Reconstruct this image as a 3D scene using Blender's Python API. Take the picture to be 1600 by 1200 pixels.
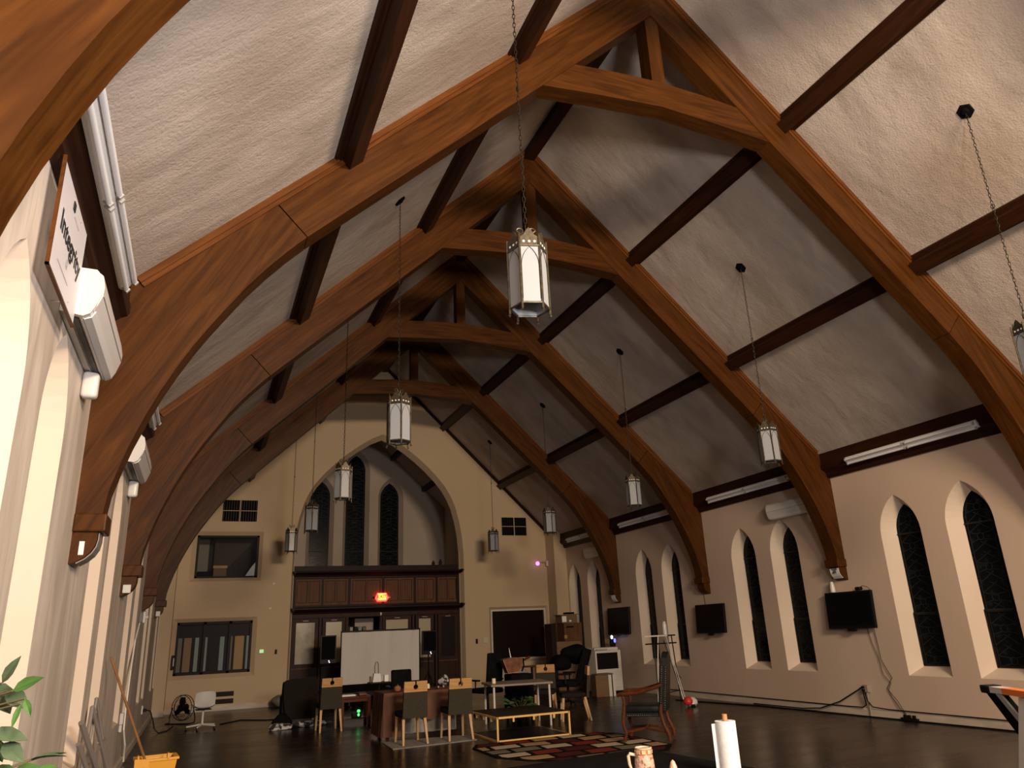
import bpy, bmesh, math, random
from mathutils import Vector, Matrix, Euler
from mathutils.geometry import tessellate_polygon
random.seed(7)
PI = math.pi
scn = bpy.context.scene
COL = scn.collection
for o in list(bpy.data.objects):
    bpy.data.objects.remove(o)

# ---------------------------------------------------------------- camera
yaw, pitch, roll = map(math.radians, (22.8034, 18.5469, -2.6332))
CAM = Vector((-4.9386, 0.0, 1.65))
fwd = Vector((math.sin(yaw) * math.cos(pitch), math.cos(yaw) * math.cos(pitch), math.sin(pitch)))
rgt = Vector((math.cos(yaw), -math.sin(yaw), 0))
upv = rgt.cross(fwd)
r2 = math.cos(roll) * rgt + math.sin(roll) * upv
u2 = -math.sin(roll) * rgt + math.cos(roll) * upv
cd = bpy.data.cameras.new('camera')
cd.sensor_fit = 'HORIZONTAL'
cd.sensor_width = 36.0
cd.lens = 36.0 * 1149.16 / 1600.0
cd.clip_start = 0.05
cd.clip_end = 200
cam = bpy.data.objects.new('camera', cd)
COL.objects.link(cam)
Mx = Matrix((r2, u2, -fwd)).transposed().to_4x4()
Mx.translation = CAM
cam.matrix_world = Mx
scn.camera = cam

# ---------------------------------------------------------------- world, lights, exposure
w = bpy.data.worlds.new('night')
scn.world = w
w.use_nodes = True
w.node_tree.nodes['Background'].inputs[0].default_value = (0.012, 0.013, 0.018, 1)
w.node_tree.nodes['Background'].inputs[1].default_value = 0.35
scn.view_settings.view_transform = 'Standard'
scn.view_settings.look = 'None'
scn.view_settings.gamma = 1.0
scn.view_settings.use_curve_mapping = False
scn.view_settings.exposure = 0.0


def area(name, loc, target, sx, sy, power, col):
    l = bpy.data.lights.new(name, 'AREA')
    l.shape = 'RECTANGLE'
    l.size = sx
    l.size_y = sy
    l.energy = power
    l.color = col
    o = bpy.data.objects.new(name, l)
    COL.objects.link(o)
    o.location = loc
    o.rotation_euler = (Vector(target) - Vector(loc)).to_track_quat('-Z', 'Y').to_euler()
    return o


area('key_lamp', (-0.4, -4.0, 6.0), (0.3, 12, 4.2), 3.0, 1.0, 1720, (1.0, 0.775, 0.555))
area('side_lamp', (-2.4, -1.4, 2.9), (-4.8, 4, 6.0), 1.2, 0.8, 450, (1.0, 0.96, 0.94))

# ---------------------------------------------------------------- materials


def lin(c):
    return tuple(((x / 255) / 12.92 if x / 255 <= 0.04045 else ((x / 255 + 0.055) / 1.055) ** 2.4) for x in c)


MATS = {}


def mat(name, col=(0.5, 0.5, 0.5), rough=0.6, metal=0.0, spec=0.5, emit=None, es=0.0, alpha=1.0, trans=0.0, coat=0.0):
    m = bpy.data.materials.new(name)
    m.use_nodes = True
    b = m.node_tree.nodes['Principled BSDF']
    b.inputs['Base Color'].default_value = (*col, 1)
    b.inputs['Roughness'].default_value = rough
    b.inputs['Metallic'].default_value = metal
    b.inputs['Specular IOR Level'].default_value = spec
    b.inputs['Coat Weight'].default_value = coat
    b.inputs['Alpha'].default_value = alpha
    b.inputs['Transmission Weight'].default_value = trans
    if emit:
        b.inputs['Emission Color'].default_value = (*emit, 1)
        b.inputs['Emission Strength'].default_value = es
    MATS[name] = m
    return m


def noisy(name, c1, c2, scale=(4, 4, 4), detail=6, rough=0.6, bump=0.0, bscale=30.0, bscale3=(1, 1, 1), rot=(0, 0, 0), spec=0.4,
          lo=0.35, hi=0.65, dist=0.0, rrange=None, bdist=0.02, c3=None, scale3=(1, 1, 1), grain=None):
    """colour mottled between c1 and c2 by stretched noise, with optional fine relief"""
    m = mat(name, c1, rough, spec=spec)
    nt = m.node_tree
    N = nt.nodes
    L = nt.links
    b = N['Principled BSDF']
    tc = N.new('ShaderNodeTexCoord')
    mp = N.new('ShaderNodeMapping')
    mp.vector_type = 'TEXTURE'
    mp.inputs['Rotation'].default_value = rot
    L.new(tc.outputs['Object'], mp.inputs['Vector'])
    sc = N.new('ShaderNodeVectorMath')
    sc.operation = 'MULTIPLY'
    sc.inputs[1].default_value = scale
    L.new(mp.outputs['Vector'], sc.inputs[0])
    n = N.new('ShaderNodeTexNoise')
    n.inputs['Scale'].default_value = 1.0
    n.inputs['Detail'].default_value = detail
    n.inputs['Distortion'].default_value = dist
    L.new(sc.outputs[0], n.inputs['Vector'])
    r = N.new('ShaderNodeMapRange')
    r.inputs['From Min'].default_value = lo
    r.inputs['From Max'].default_value = hi
    L.new(n.outputs['Fac'], r.inputs['Value'])
    mx = N.new('ShaderNodeMix')
    mx.data_type = 'RGBA'
    mx.inputs[6].default_value = (*c1, 1)
    mx.inputs[7].default_value = (*c2, 1)
    L.new(r.outputs[0], mx.inputs[0])
    out = mx.outputs[2]
    if c3:
        s3 = N.new('ShaderNodeVectorMath')
        s3.operation = 'MULTIPLY'
        s3.inputs[1].default_value = scale3
        L.new(mp.outputs['Vector'], s3.inputs[0])
        n3 = N.new('ShaderNodeTexNoise')
        n3.inputs['Scale'].default_value = 1.0
        n3.inputs['Detail'].default_value = 3
        L.new(s3.outputs[0], n3.inputs['Vector'])
        r3 = N.new('ShaderNodeMapRange')
        r3.inputs['From Min'].default_value = 0.5
        r3.inputs['From Max'].default_value = 0.72
        L.new(n3.outputs['Fac'], r3.inputs['Value'])
        m3 = N.new('ShaderNodeMix')
        m3.data_type = 'RGBA'
        m3.inputs[7].default_value = (*c3, 1)
        L.new(out, m3.inputs[6])
        L.new(r3.outputs[0], m3.inputs[0])
        out = m3.outputs[2]
    L.new(out, b.inputs['Base Color'])
    if rrange:
        rr = N.new('ShaderNodeMapRange')
        rr.inputs['To Min'].default_value = rrange[0]
        rr.inputs['To Max'].default_value = rrange[1]
        L.new(n.outputs['Fac'], rr.inputs['Value'])
        L.new(rr.outputs[0], b.inputs['Roughness'])
    if bump:
        s2 = N.new('ShaderNodeVectorMath')
        s2.operation = 'MULTIPLY'
        s2.inputs[1].default_value = bscale3
        L.new(mp.outputs['Vector'], s2.inputs[0])
        n2 = N.new('ShaderNodeTexNoise')
        n2.inputs['Scale'].default_value = bscale
        n2.inputs['Detail'].default_value = 9
        n2.inputs['Distortion'].default_value = 0.25
        L.new(s2.outputs[0], n2.inputs['Vector'])
        bp = N.new('ShaderNodeBump')
        bp.inputs['Strength'].default_value = bump
        bp.inputs['Distance'].default_value = bdist
        L.new(n2.outputs['Fac'], bp.inputs['Height'])
        if grain:
            n4 = N.new('ShaderNodeTexNoise')
            n4.inputs['Scale'].default_value = grain[0]
            n4.inputs['Detail'].default_value = 5
            L.new(mp.outputs['Vector'], n4.inputs['Vector'])
            b4 = N.new('ShaderNodeBump')
            b4.inputs['Strength'].default_value = grain[1]
            b4.inputs['Distance'].default_value = grain[2]
            L.new(n4.outputs['Fac'], b4.inputs['Height'])
            L.new(bp.outputs['Normal'], b4.inputs['Normal'])
            L.new(b4.outputs['Normal'], b.inputs['Normal'])
        else:
            L.new(bp.outputs['Normal'], b.inputs['Normal'])
    return m


def wood(name, dark, light, rot=(0, 0, 0), scale=(1.2, 14, 14), rough=0.42, bump=0.12, spec=0.14):
    return noisy(name, dark, light, scale=scale, detail=8, rough=rough, bump=bump, bscale=1.0,
                 bscale3=tuple(s * 3 for s in scale), rot=rot, dist=1.2, spec=spec, bdist=0.01, lo=0.3, hi=0.7)


AW1, AW2 = (0.038, 0.0118, 0.0018), (0.084, 0.0285, 0.005)
wood('arch_wood_left', AW1, AW2, (0, math.radians(-44), 0))
wood('arch_wood_right', AW1, AW2, (0, math.radians(44), 0))
wood('arch_leg_left', AW1, AW2, (0, math.radians(-62), 0))
wood('arch_leg_right', AW1, AW2, (0, math.radians(62), 0))
wood('arch_wood_flat', AW1, AW2)
wood('arch_wood_post', AW1, AW2, (0, math.radians(90), 0))
wood('purlin_wood', (0.019, 0.0062, 0.0022), (0.040, 0.0135, 0.0048), (0, 0, math.radians(90)))
wood('trim_wood', (0.018, 0.006, 0.0025), (0.036, 0.012, 0.005), (0, 0, math.radians(90)), rough=0.4)
wood('moulding_wood_l', (0.07, 0.021, 0.004), (0.13, 0.045, 0.010), (0, math.radians(-44), 0))
wood('moulding_wood_r', (0.07, 0.021, 0.004), (0.13, 0.045, 0.010), (0, math.radians(44), 0))
noisy('plaster_ceiling', (0.35, 0.288, 0.236), (0.52, 0.442, 0.38), scale=(0.8, 2.0, 0.8), detail=12, rough=0.75, bump=0.34,
      bscale=5.0, bscale3=(0.8, 1.5, 0.8), lo=0.28, hi=0.6, dist=0.6, bdist=0.03, grain=(45, 0.5, 0.012), c3=(0.40, 0.315, 0.25), scale3=(0.5, 0.5, 0.5))
noisy('wall_paint', (0.56, 0.425, 0.325), (0.61, 0.47, 0.365), scale=(0.7, 0.7, 0.35), rough=0.7, bump=0.25, bscale=18, bdist=0.008,
      bscale3=(1, 1, 0.3))
noisy('wall_paint_worn', (0.42, 0.355, 0.295), (0.64, 0.56, 0.485), scale=(3.5, 3.5, 0.55), detail=12, rough=0.65, bump=0.35, bscale=16, bdist=0.01, dist=0.8,
      bscale3=(1, 1, 0.22))
noisy('reveal_paint', (0.66, 0.54, 0.43), (0.70, 0.58, 0.47), scale=(1, 1, 0.6), rough=0.65, bump=0.12, bscale=20, bdist=0.005)
noisy('far_paint', (0.56, 0.42, 0.265), (0.60, 0.455, 0.295), scale=(0.6, 0.6, 0.6), rough=0.8, bump=0.1, bscale=30, bdist=0.004)
noisy('apse_paint', (0.50, 0.41, 0.33), (0.55, 0.45, 0.37), scale=(0.8, 0.8, 0.8), rough=0.8)
noisy('floor_finish', (0.006, 0.0033, 0.0018), (0.012, 0.0068, 0.0036), scale=(0.35, 2.2, 1), detail=6, rough=0.22, spec=0.24,
      rrange=(0.18, 0.36), bump=0.02, bscale=5, bdist=0.01)
noisy('skirting', (0.62, 0.53, 0.44), (0.48, 0.40, 0.33), scale=(2, 2, 6), rough=0.5)
mat('black_plastic', (0.006, 0.006, 0.007), 0.4, spec=0.14)
mat('black_matte', (0.004, 0.004, 0.004), 0.8, spec=0.05)
mat('screen_black', (0.003, 0.003, 0.004), 0.3, spec=0.12)
mat('iron', (0.022, 0.017, 0.012), 0.5, 0.6)
noisy('lantern_metal', (0.055, 0.044, 0.027), (0.11, 0.09, 0.058), scale=(30, 30, 30), rough=0.4)
MATS['lantern_metal'].node_tree.nodes['Principled BSDF'].inputs['Metallic'].default_value = 0.55
mat('lantern_glass', (0.30, 0.315, 0.335), 0.34, spec=0.4)
mat('white_plastic', (0.64, 0.62, 0.59), 0.3)
mat('cream_plastic', (0.60, 0.53, 0.42), 0.35)
mat('grey_plastic', (0.35, 0.34, 0.33), 0.45)
mat('tube_glass', (0.80, 0.80, 0.82), 0.12)
mat('white_enamel', (0.74, 0.72, 0.70), 0.25)
mat('chrome', (0.6, 0.6, 0.6), 0.2, 1.0)
mat('glass_night', (0.006, 0.007, 0.008), 0.08, spec=0.3)
noisy('stained_glass', (0.004, 0.006, 0.008), (0.02, 0.03, 0.035), scale=(9, 9, 9), rough=0.15, lo=0.55, hi=0.75, spec=0.15)
mat('lead', (0.020, 0.018, 0.016), 0.55, 0.0, spec=0.2)
mat('dark_frame', (0.012, 0.006, 0.004), 0.5, spec=0.15)
wood('screen_wood', (0.022, 0.008, 0.004), (0.040, 0.016, 0.008), (0, math.radians(90), 0), rough=0.5, spec=0.15)
wood('screen_panel_wood', (0.085, 0.038, 0.017), (0.145, 0.066, 0.031), (0, math.radians(90), 0), rough=0.55, spec=0.15)
wood('cornice_wood', (0.010, 0.0035, 0.002), (0.02, 0.007, 0.004), rough=0.5, spec=0.15)
wood('light_wood', (0.36, 0.19, 0.07), (0.52, 0.30, 0.12), scale=(3, 20, 20))
wood('leg_wood', (0.42, 0.26, 0.13), (0.56, 0.36, 0.19), (0, math.radians(90), 0), scale=(3, 20, 20))
wood('red_wood', (0.065, 0.017, 0.006), (0.11, 0.032, 0.012), scale=(3, 18, 18), rough=0.3)
wood('mop_wood', (0.24, 0.115, 0.045), (0.34, 0.17, 0.07), (0, math.radians(70), 0))
noisy('grey_fabric', (0.036, 0.031, 0.021), (0.051, 0.045, 0.031), scale=(60, 60, 60), rough=0.9, bump=0.3, bscale=140, bdist=0.004, spec=0.1)
noisy('dark_fabric', (0.013, 0.0105, 0.008), (0.019, 0.0155, 0.012), scale=(50, 50, 50), rough=0.9, bump=0.2, bscale=120, bdist=0.004, spec=0.1)
noisy('black_fabric', (0.004, 0.004, 0.004), (0.007, 0.007, 0.007), scale=(6, 6, 6), rough=0.85, spec=0.06)
noisy('leather', (0.007, 0.0075, 0.007), (0.013, 0.014, 0.013), scale=(12, 12, 12), rough=0.4, spec=0.2)
noisy('pink_cloth', (0.10, 0.045, 0.028), (0.15, 0.075, 0.05), scale=(5, 5, 3), rough=0.85, spec=0.1)
noisy('grey_cloth', (0.20, 0.18, 0.16), (0.30, 0.27, 0.24), scale=(5, 5, 5), rough=0.9, spec=0.1)
noisy('screen_cloth', (0.60, 0.57, 0.52), (0.64, 0.61, 0.56), scale=(3, 3, 0.6), rough=0.8, spec=0.1)
noisy('cardboard', (0.16, 0.095, 0.05), (0.20, 0.12, 0.065), scale=(4, 4, 20), rough=0.85)
noisy('brown_leather', (0.10, 0.03, 0.012), (0.20, 0.075, 0.03), scale=(9, 9, 9), rough=0.45)
mat('gold', (0.80, 0.50, 0.17), 0.35, 0.15)
mat('white_paint', (0.62, 0.58, 0.52), 0.4)
mat('yellow_plastic', (0.75, 0.36, 0.03), 0.4)
noisy('leaf', (0.02, 0.07, 0.008), (0.05, 0.14, 0.02), scale=(20, 20, 20), rough=0.35, spec=0.5)
noisy('leaf_pale', (0.045, 0.075, 0.035), (0.085, 0.13, 0.065), scale=(20, 20, 20), rough=0.4)
mat('stem', (0.12, 0.10, 0.05), 0.7)
mat('terracotta', (0.35, 0.13, 0.06), 0.7)
mat('soil', (0.02, 0.013, 0.008), 0.9)
mat('grey_metal', (0.26, 0.225, 0.20), 0.45, 0.2)
mat('white_paper', (0.82, 0.81, 0.79), 0.8, spec=0.2)
noisy('paper_towel', (0.68, 0.67, 0.66), (0.73, 0.72, 0.71), scale=(30, 30, 30), rough=0.95, bump=0.4, bscale=60, bdist=0.004, spec=0.1)
mat('ink', (0.01, 0.01, 0.012), 0.7)
mat('orange_plastic', (0.80, 0.22, 0.05), 0.45)
mat('exit_red', (0.7, 0.03, 0.02), 0.4, emit=(1, 0.022, 0.016), es=8.0)
mat('exit_letters', (1, 0.7, 0.2), 0.4, emit=(1, 0.58, 0.07), es=2.6)
mat('led_green', (0.1, 0.9, 0.2), 0.4, emit=(0.12, 1.0, 0.25), es=1.3)
mat('led_blue', (0.2, 0.2, 1), 0.4, emit=(0.12, 0.16, 1.0), es=2.0)
mat('led_white', (0.6, 0.7, 1), 0.4, emit=(0.75, 0.82, 1.0), es=3.5)
mat('led_purple', (0.8, 0.4, 0.9), 0.4, emit=(0.85, 0.35, 1.0), es=1.3)
mat('lcd_green', (0.4, 0.6, 0.3), 0.4, emit=(0.35, 0.75, 0.25), es=0.75)
mat('red_dark', (0.10, 0.012, 0.004), 0.6, spec=0.1)
mat('table_top', (0.21, 0.165, 0.125), 0.45)
mat('red_plastic', (0.55, 0.03, 0.03), 0.4)
mat('pane_reflect', (0.46, 0.40, 0.27), 0.25)  # tan base colour stands in for the hall reflected in the door glass
noisy('pane_reflect_streaks', (0.40, 0.35, 0.24), (0.20, 0.16, 0.085), scale=(2.0, 2, 1.5), rough=0.2, lo=0.4, hi=0.6)  # streaks paint the hall's blurred reflection into the pane colour
mat('pane_dark', (0.010, 0.004, 0.003), 0.3, spec=0.2)
mat('slat_yellow', (0.36, 0.20, 0.035), 0.5)
mat('slat_orange', (0.22, 0.105, 0.025), 0.5)
mat('slat_teal', (0.19, 0.28, 0.27), 0.5)
mat('slat_tan', (0.13, 0.095, 0.055), 0.5)
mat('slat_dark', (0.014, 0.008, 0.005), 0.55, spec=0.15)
mat('pipe_grey', (0.16, 0.14, 0.13), 0.5)
mat('conduit', (0.30, 0.25, 0.21), 0.5)
mat('wire_white', (0.85, 0.80, 0.70), 0.4)
mat('pink_plastic', (0.55, 0.06, 0.14), 0.4)
mat('stein_cream', (0.62, 0.45, 0.32), 0.3)
noisy('stein_relief', (0.55, 0.36, 0.27), (0.24, 0.10, 0.05), scale=(45, 45, 45), rough=0.3, bump=0.8, bscale=55, bdist=0.01, lo=0.5, hi=0.62)
noisy('stein_green', (0.10, 0.16, 0.05), (0.26, 0.33, 0.16), scale=(50, 50, 50), rough=0.3, bump=0.8, bscale=55, bdist=0.01)
mat('stein_amber', (0.45, 0.16, 0.04), 0.25)
mat('tan_wood', (0.42, 0.20, 0.09), 0.5)
mat('candle_wax', (0.80, 0.68, 0.45), 0.5)
noisy('zebra', (0.02, 0.02, 0.02), (0.5, 0.48, 0.46), scale=(9, 9, 9), rough=0.8, lo=0.48, hi=0.54)


def acrylic():
    m = mat('acrylic_sheet', (0.86, 0.84, 0.88), 0.35, spec=0.3)
    nt = m.node_tree
    b = nt.nodes['Principled BSDF']
    t = nt.nodes.new('ShaderNodeBsdfTransparent')
    mx = nt.nodes.new('ShaderNodeMixShader')
    mx.inputs[0].default_value = 0.62
    nt.links.new(t.outputs[0], mx.inputs[1])
    nt.links.new(b.outputs[0], mx.inputs[2])
    nt.links.new(mx.outputs[0], nt.nodes['Material Output'].inputs['Surface'])


acrylic()

# ---------------------------------------------------------------- mesh helpers


class M:
    def __init__(s):
        s.b = bmesh.new()

    def faces(s, vs, fs):
        v = [s.b.verts.new(p) for p in vs]
        for f in fs:
            try:
                s.b.faces.new([v[i] for i in f])
            except ValueError:
                pass
        return s

    def box(s, x0, x1, y0, y1, z0, z1, mx=None):
        p = [Vector((x, y, z)) for z in (z0, z1) for y in (y0, y1) for x in (x0, x1)]
        if mx:
            p = [mx @ q for q in p]
        return s.faces(p, [(0, 2, 3, 1), (4, 5, 7, 6), (0, 1, 5, 4), (2, 6, 7, 3), (0, 4, 6, 2), (1, 3, 7, 5)])

    def rbox(s, x0, x1, y0, y1, z0, z1, r=0.02, seg=3, mx=None):
        t = bmesh.new()
        bmesh.ops.create_cube(t, size=1)
        for v in t.verts:
            v.co = Vector(((x0 + x1) / 2 + v.co.x * (x1 - x0), (y0 + y1) / 2 + v.co.y * (y1 - y0), (z0 + z1) / 2 + v.co.z * (z1 - z0)))
        bmesh.ops.bevel(t, geom=t.edges[:], offset=r, segments=seg, profile=0.5, affect='EDGES')
        t.verts.index_update()
        vs = [(mx @ v.co if mx else v.co.copy()) for v in t.verts]
        fs = [[v.index for v in f.verts] for f in t.faces]
        t.free()
        return s.faces(vs, fs)

    def cyl(s, p, q, r, n=12, r2=None, cap=True):
        p = Vector(p)
        q = Vector(q)
        d = (q - p).normalized()
        a = d.orthogonal().normalized()
        c = d.cross(a)
        r2 = r if r2 is None else r2
        vs = []
        for (o, rr) in ((p, r), (q, r2)):
            for i in range(n):
                t = 2 * PI * i / n
                vs.append(o + a * (math.cos(t) * rr) + c * (math.sin(t) * rr))
        fs = [(i, (i + 1) % n, n + (i + 1) % n, n + i) for i in range(n)]
        if cap:
            fs += [tuple(range(n - 1, -1, -1)), tuple(range(n, 2 * n))]
        return s.faces(vs, fs)

    def tube(s, pts, r, n=6, closed=False):
        pts = [Vector(p) for p in pts]
        k = len(pts)
        rings = []
        a = None
        for i, p in enumerate(pts):
            if closed:
                d = pts[(i + 1) % k] - pts[i - 1]
            else:
                d = pts[min(i + 1, k - 1)] - pts[max(i - 1, 0)]
            d.normalize()
            if a is None:
                a = d.orthogonal().normalized()
            else:
                a = (a - d * a.dot(d))
                a = a.normalized() if a.length > 1e-6 else d.orthogonal().normalized()
            c = d.cross(a)
            rr = r[i] if isinstance(r, (list, tuple)) else r
            rings.append([p + a * (math.cos(2 * PI * j / n) * rr) + c * (math.sin(2 * PI * j / n) * rr) for j in range(n)])
        vs = [v for g in rings for v in g]
        fs = []
        for i in range(k if closed else k - 1):
            i2 = (i + 1) % k
            for j in range(n):
                fs.append((i * n + j, i * n + (j + 1) % n, i2 * n + (j + 1) % n, i2 * n + j))
        if not closed:
            fs += [tuple(range(n - 1, -1, -1)), tuple(range((k - 1) * n, k * n))]
        return s.faces(vs, fs)

    def prism(s, poly, a, b, axis='y', holes=(), mx=None, poly2=None, holes2=None):
        """2-d outline extruded from a to b along axis; outline may differ at b (same count)"""
        loops = [list(poly)] + [list(h) for h in holes]
        loops2 = [list(poly2 or poly)] + [list(h) for h in (holes2 or holes)]

        def P(p, w):
            v = {'y': (p[0], w, p[1]), 'x': (w, p[0], p[1]), 'z': (p[0], p[1], w)}[axis]
            return mx @ Vector(v) if mx else Vector(v)
        n = sum(len(l) for l in loops)
        vs = [P(p, a) for l in loops for p in l] + [P(p, b) for l in loops2 for p in l]
        tri = tessellate_polygon([[Vector((p[0], p[1], 0)) for p in l] for l in loops])
        tri2 = tessellate_polygon([[Vector((p[0], p[1], 0)) for p in l] for l in loops2])
        fs = [tuple(t) for t in tri] + [tuple(i + n for i in t) for t in tri2]
        o = 0
        for l in loops:
            k = len(l)
            for i in range(k):
                j = (i + 1) % k
                fs.append((o + i, o + j, n + o + j, n + o + i))
            o += k
        return s.faces(vs, fs)

    def lathe(s, prof, n=20, c=(0, 0, 0), mx=None):
        vs = []
        for (r, z) in prof:
            for i in range(n):
                t = 2 * PI * i / n
                v = Vector((c[0] + r * math.cos(t), c[1] + r * math.sin(t), c[2] + z))
                vs.append(mx @ v if mx else v)
        fs = []
        for k in range(len(prof) - 1):
            for i in range(n):
                j = (i + 1) % n
                fs.append((k * n + i, k * n + j, (k + 1) * n + j, (k + 1) * n + i))
        if prof[0][0] > 1e-5:
            fs.append(tuple(range(n - 1, -1, -1)))
        if prof[-1][0] > 1e-5:
            fs.append(tuple((len(prof) - 1) * n + i for i in range(n)))
        return s.faces(vs, fs)

    def blob(s, c, r, sub=2, seed=0, amp=0.12):
        t = bmesh.new()
        bmesh.ops.create_icosphere(t, subdivisions=sub, radius=1)
        t.verts.index_update()
        rnd = random.Random(seed)
        ph = [rnd.uniform(0, 6.28) for _ in range(6)]
        vs = []
        for v in t.verts:
            k = 1 + amp * (math.sin(3.1 * v.co.x + ph[0]) + math.sin(4.3 * v.co.y + ph[1]) + math.sin(3.7 * v.co.z + ph[2])) * 0.6
            vs.append(Vector((c[0] + v.co.x * r[0] * k, c[1] + v.co.y * r[1] * k, max(c[2] + v.co.z * r[2] * k, 0.004))))
        fs = [[v.index for v in f.verts] for f in t.faces]
        t.free()
        return s.faces(vs, fs)

    def obj(s, name, m, parent=None, smooth=False, loc=None, rot=None):
        bmesh.ops.remove_doubles(s.b, verts=s.b.verts[:], dist=1e-5)
        bmesh.ops.recalc_face_normals(s.b, faces=s.b.faces[:])
        me = bpy.data.meshes.new(name)
        s.b.to_mesh(me)
        s.b.free()
        me.materials.append(MATS[m])
        if smooth:
            me.shade_smooth()
            try:
                me.set_sharp_from_angle(angle=math.radians(40))
            except Exception:
                pass
        o = bpy.data.objects.new(name, me)
        COL.objects.link(o)
        if parent:
            o.parent = parent
        if loc:
            o.location = loc
        if rot:
            o.rotation_euler = rot
        return o


def tag(o, label, cat, group=None):
    o['label'] = label
    o['category'] = cat
    if group:
        o['group'] = group
    return o


def thing(name, label, cat, loc=(0, 0, 0), rz=0.0, group=None):
    o = bpy.data.objects.new(name, None)
    o.empty_display_size = 0.1
    COL.objects.link(o)
    o.location = loc
    o.rotation_euler = (0, 0, rz)
    return tag(o, label, cat, group)


def struct(o):
    o['kind'] = 'structure'
    return o


def copy_tree(o, loc=None, rz=None, label=None, parent=None):
    c = o.copy()
    COL.objects.link(c)
    if parent:
        c.parent = parent
    if loc is not None:
        c.location = loc
    if rz is not None:
        c.rotation_euler = (0, 0, rz)
    if label:
        c['label'] = label
    for ch in list(o.children):
        copy_tree(ch, parent=c)
    return c


def sempty(name, loc=(0, 0, 0)):
    o = bpy.data.objects.new(name, None)
    COL.objects.link(o)
    o.location = loc
    return struct(o)


def text(name, body, size, m, parent, mx, thick=0.001, align='CENTER', bold=0.0, sx=1.0):
    cu = bpy.data.curves.new('text', 'FONT')
    cu.body = body
    cu.size = size
    cu.align_x = align
    cu.align_y = 'CENTER'
    cu.extrude = thick
    cu.offset = bold
    cu.resolution_u = 3
    t = bpy.data.objects.new('text', cu)
    COL.objects.link(t)
    dg = bpy.context.evaluated_depsgraph_get()
    me = bpy.data.meshes.new_from_object(t.evaluated_get(dg))
    bpy.data.objects.remove(t)
    me.materials.clear()
    me.materials.append(MATS[m])
    me.transform(mx @ Matrix.Diagonal((sx, 1, 1, 1)))
    o = bpy.data.objects.new(name, me)
    COL.objects.link(o)
    o.parent = parent
    return o


def arc(cx, cz, r, a0, a1, n):
    return [(cx + r * math.cos(math.radians(a0 + (a1 - a0) * i / n)), cz + r * math.sin(math.radians(a0 + (a1 - a0) * i / n))) for i in range(n + 1)]


def lancet(c, hw, z0, zs, zp, n=7):
    """pointed-arch outline (anticlockwise), straight to zs, apex zp"""
    h = zp - zs
    R = (hw * hw + h * h) / (2 * hw)
    a = math.degrees(math.atan2(h, R - hw))
    right = [(c + hw - R + R * math.cos(math.radians(t)), zs + R * math.sin(math.radians(t))) for t in [a * i / n for i in range(n + 1)]]
    left = [(2 * c - x, z) for x, z in reversed(right[:-1])]
    return [(c - hw, z0), (c + hw, z0)] + right + left


# ---------------------------------------------------------------- measures of the hall
W = 5.874
Y1, S = 6.37, 4.077
YA = [Y1 + S * (k - 1) for k in range(5)]          # front faces of the five arches
T = 0.26
FAR = 22.5
BACK = -8.0


def zc(x):
    return 10.12 - 0.97 * abs(x)


# ---------------------------------------------------------------- floor, ceiling, walls
struct(M().box(-7, 7, BACK - 0.3, 27.2, -0.15, 0.0).obj('floor', 'floor_finish'))
ceil = sempty('ceiling')
for sgn in (-1, 1):
    M().prism([(0, 10.12), (sgn * 6.1, zc(6.1)), (sgn * 6.1, zc(6.1) + 0.2), (0, 10.32)], BACK, FAR + 0.15).obj('ceiling_slope', 'plaster_ceiling', ceil)
M().box(-0.10, 0.10, BACK, FAR, 9.86, 10.1).obj('ridge_beam', 'purlin_wood', ceil)

ux = Vector((0.7178, 0, -0.6963))


def slope_mx(sgn, x):
    """frame on the ceiling slope: local x down the slope, local z away from the plaster into the room"""
    d = Vector((sgn * 0.7178, 0, -0.6963))
    n = Vector((-sgn * 0.6963, 0, -0.7178))
    yv = Vector((0, 1, 0))
    m = Matrix((d, yv, n)).transposed().to_4x4()
    m.translation = Vector((sgn * x, 0, zc(x)))
    return m


def purlin_part(sgn, x, y0, y1):
    mx = slope_mx(sgn, x)
    m = M()
    m.box(-0.15, 0.15, y0, y1, -0.03, 0.035, mx)
    m.box(-0.12, 0.12, y0, y1, 0.03, 0.06, mx)
    m.box(-0.09, 0.09, y0, y1, 0.05, 0.17, mx)
    m.obj('purlin', 'purlin_wood', ceil)


for k in range(-1, 5):
    y0 = YA[k] + T if k >= 0 else BACK
    y1 = YA[k + 1] if k < 4 else FAR
    for sgn in (-1, 1):
        for x in (2.035, 3.965):
            purlin_part(sgn, x, y0, y1)
# dark trim where the slopes meet the far wall
for sgn in (-1, 1):
    mx = slope_mx(sgn, 0)
    M().box(0.0, 7.9, FAR - 0.06, FAR + 0.02, -0.02, 0.085, mx).obj('gable_trim', 'purlin_wood', ceil)

O = (0.895, 1.686, 2.149, 2.958)
ZS, ZP, ZSPR = 0.6775, 3.576, 2.93


def win_centres(k):
    yk = YA[k + 1] if k < 4 else Y1 + S * 4
    return [yk - (O[0] + O[1]) / 2, yk - (O[2] + O[3]) / 2]


wins = [c for k in range(5) for c in win_centres(k)]
DEP = 0.22
HW1, HW2 = 0.398, 0.245


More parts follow.
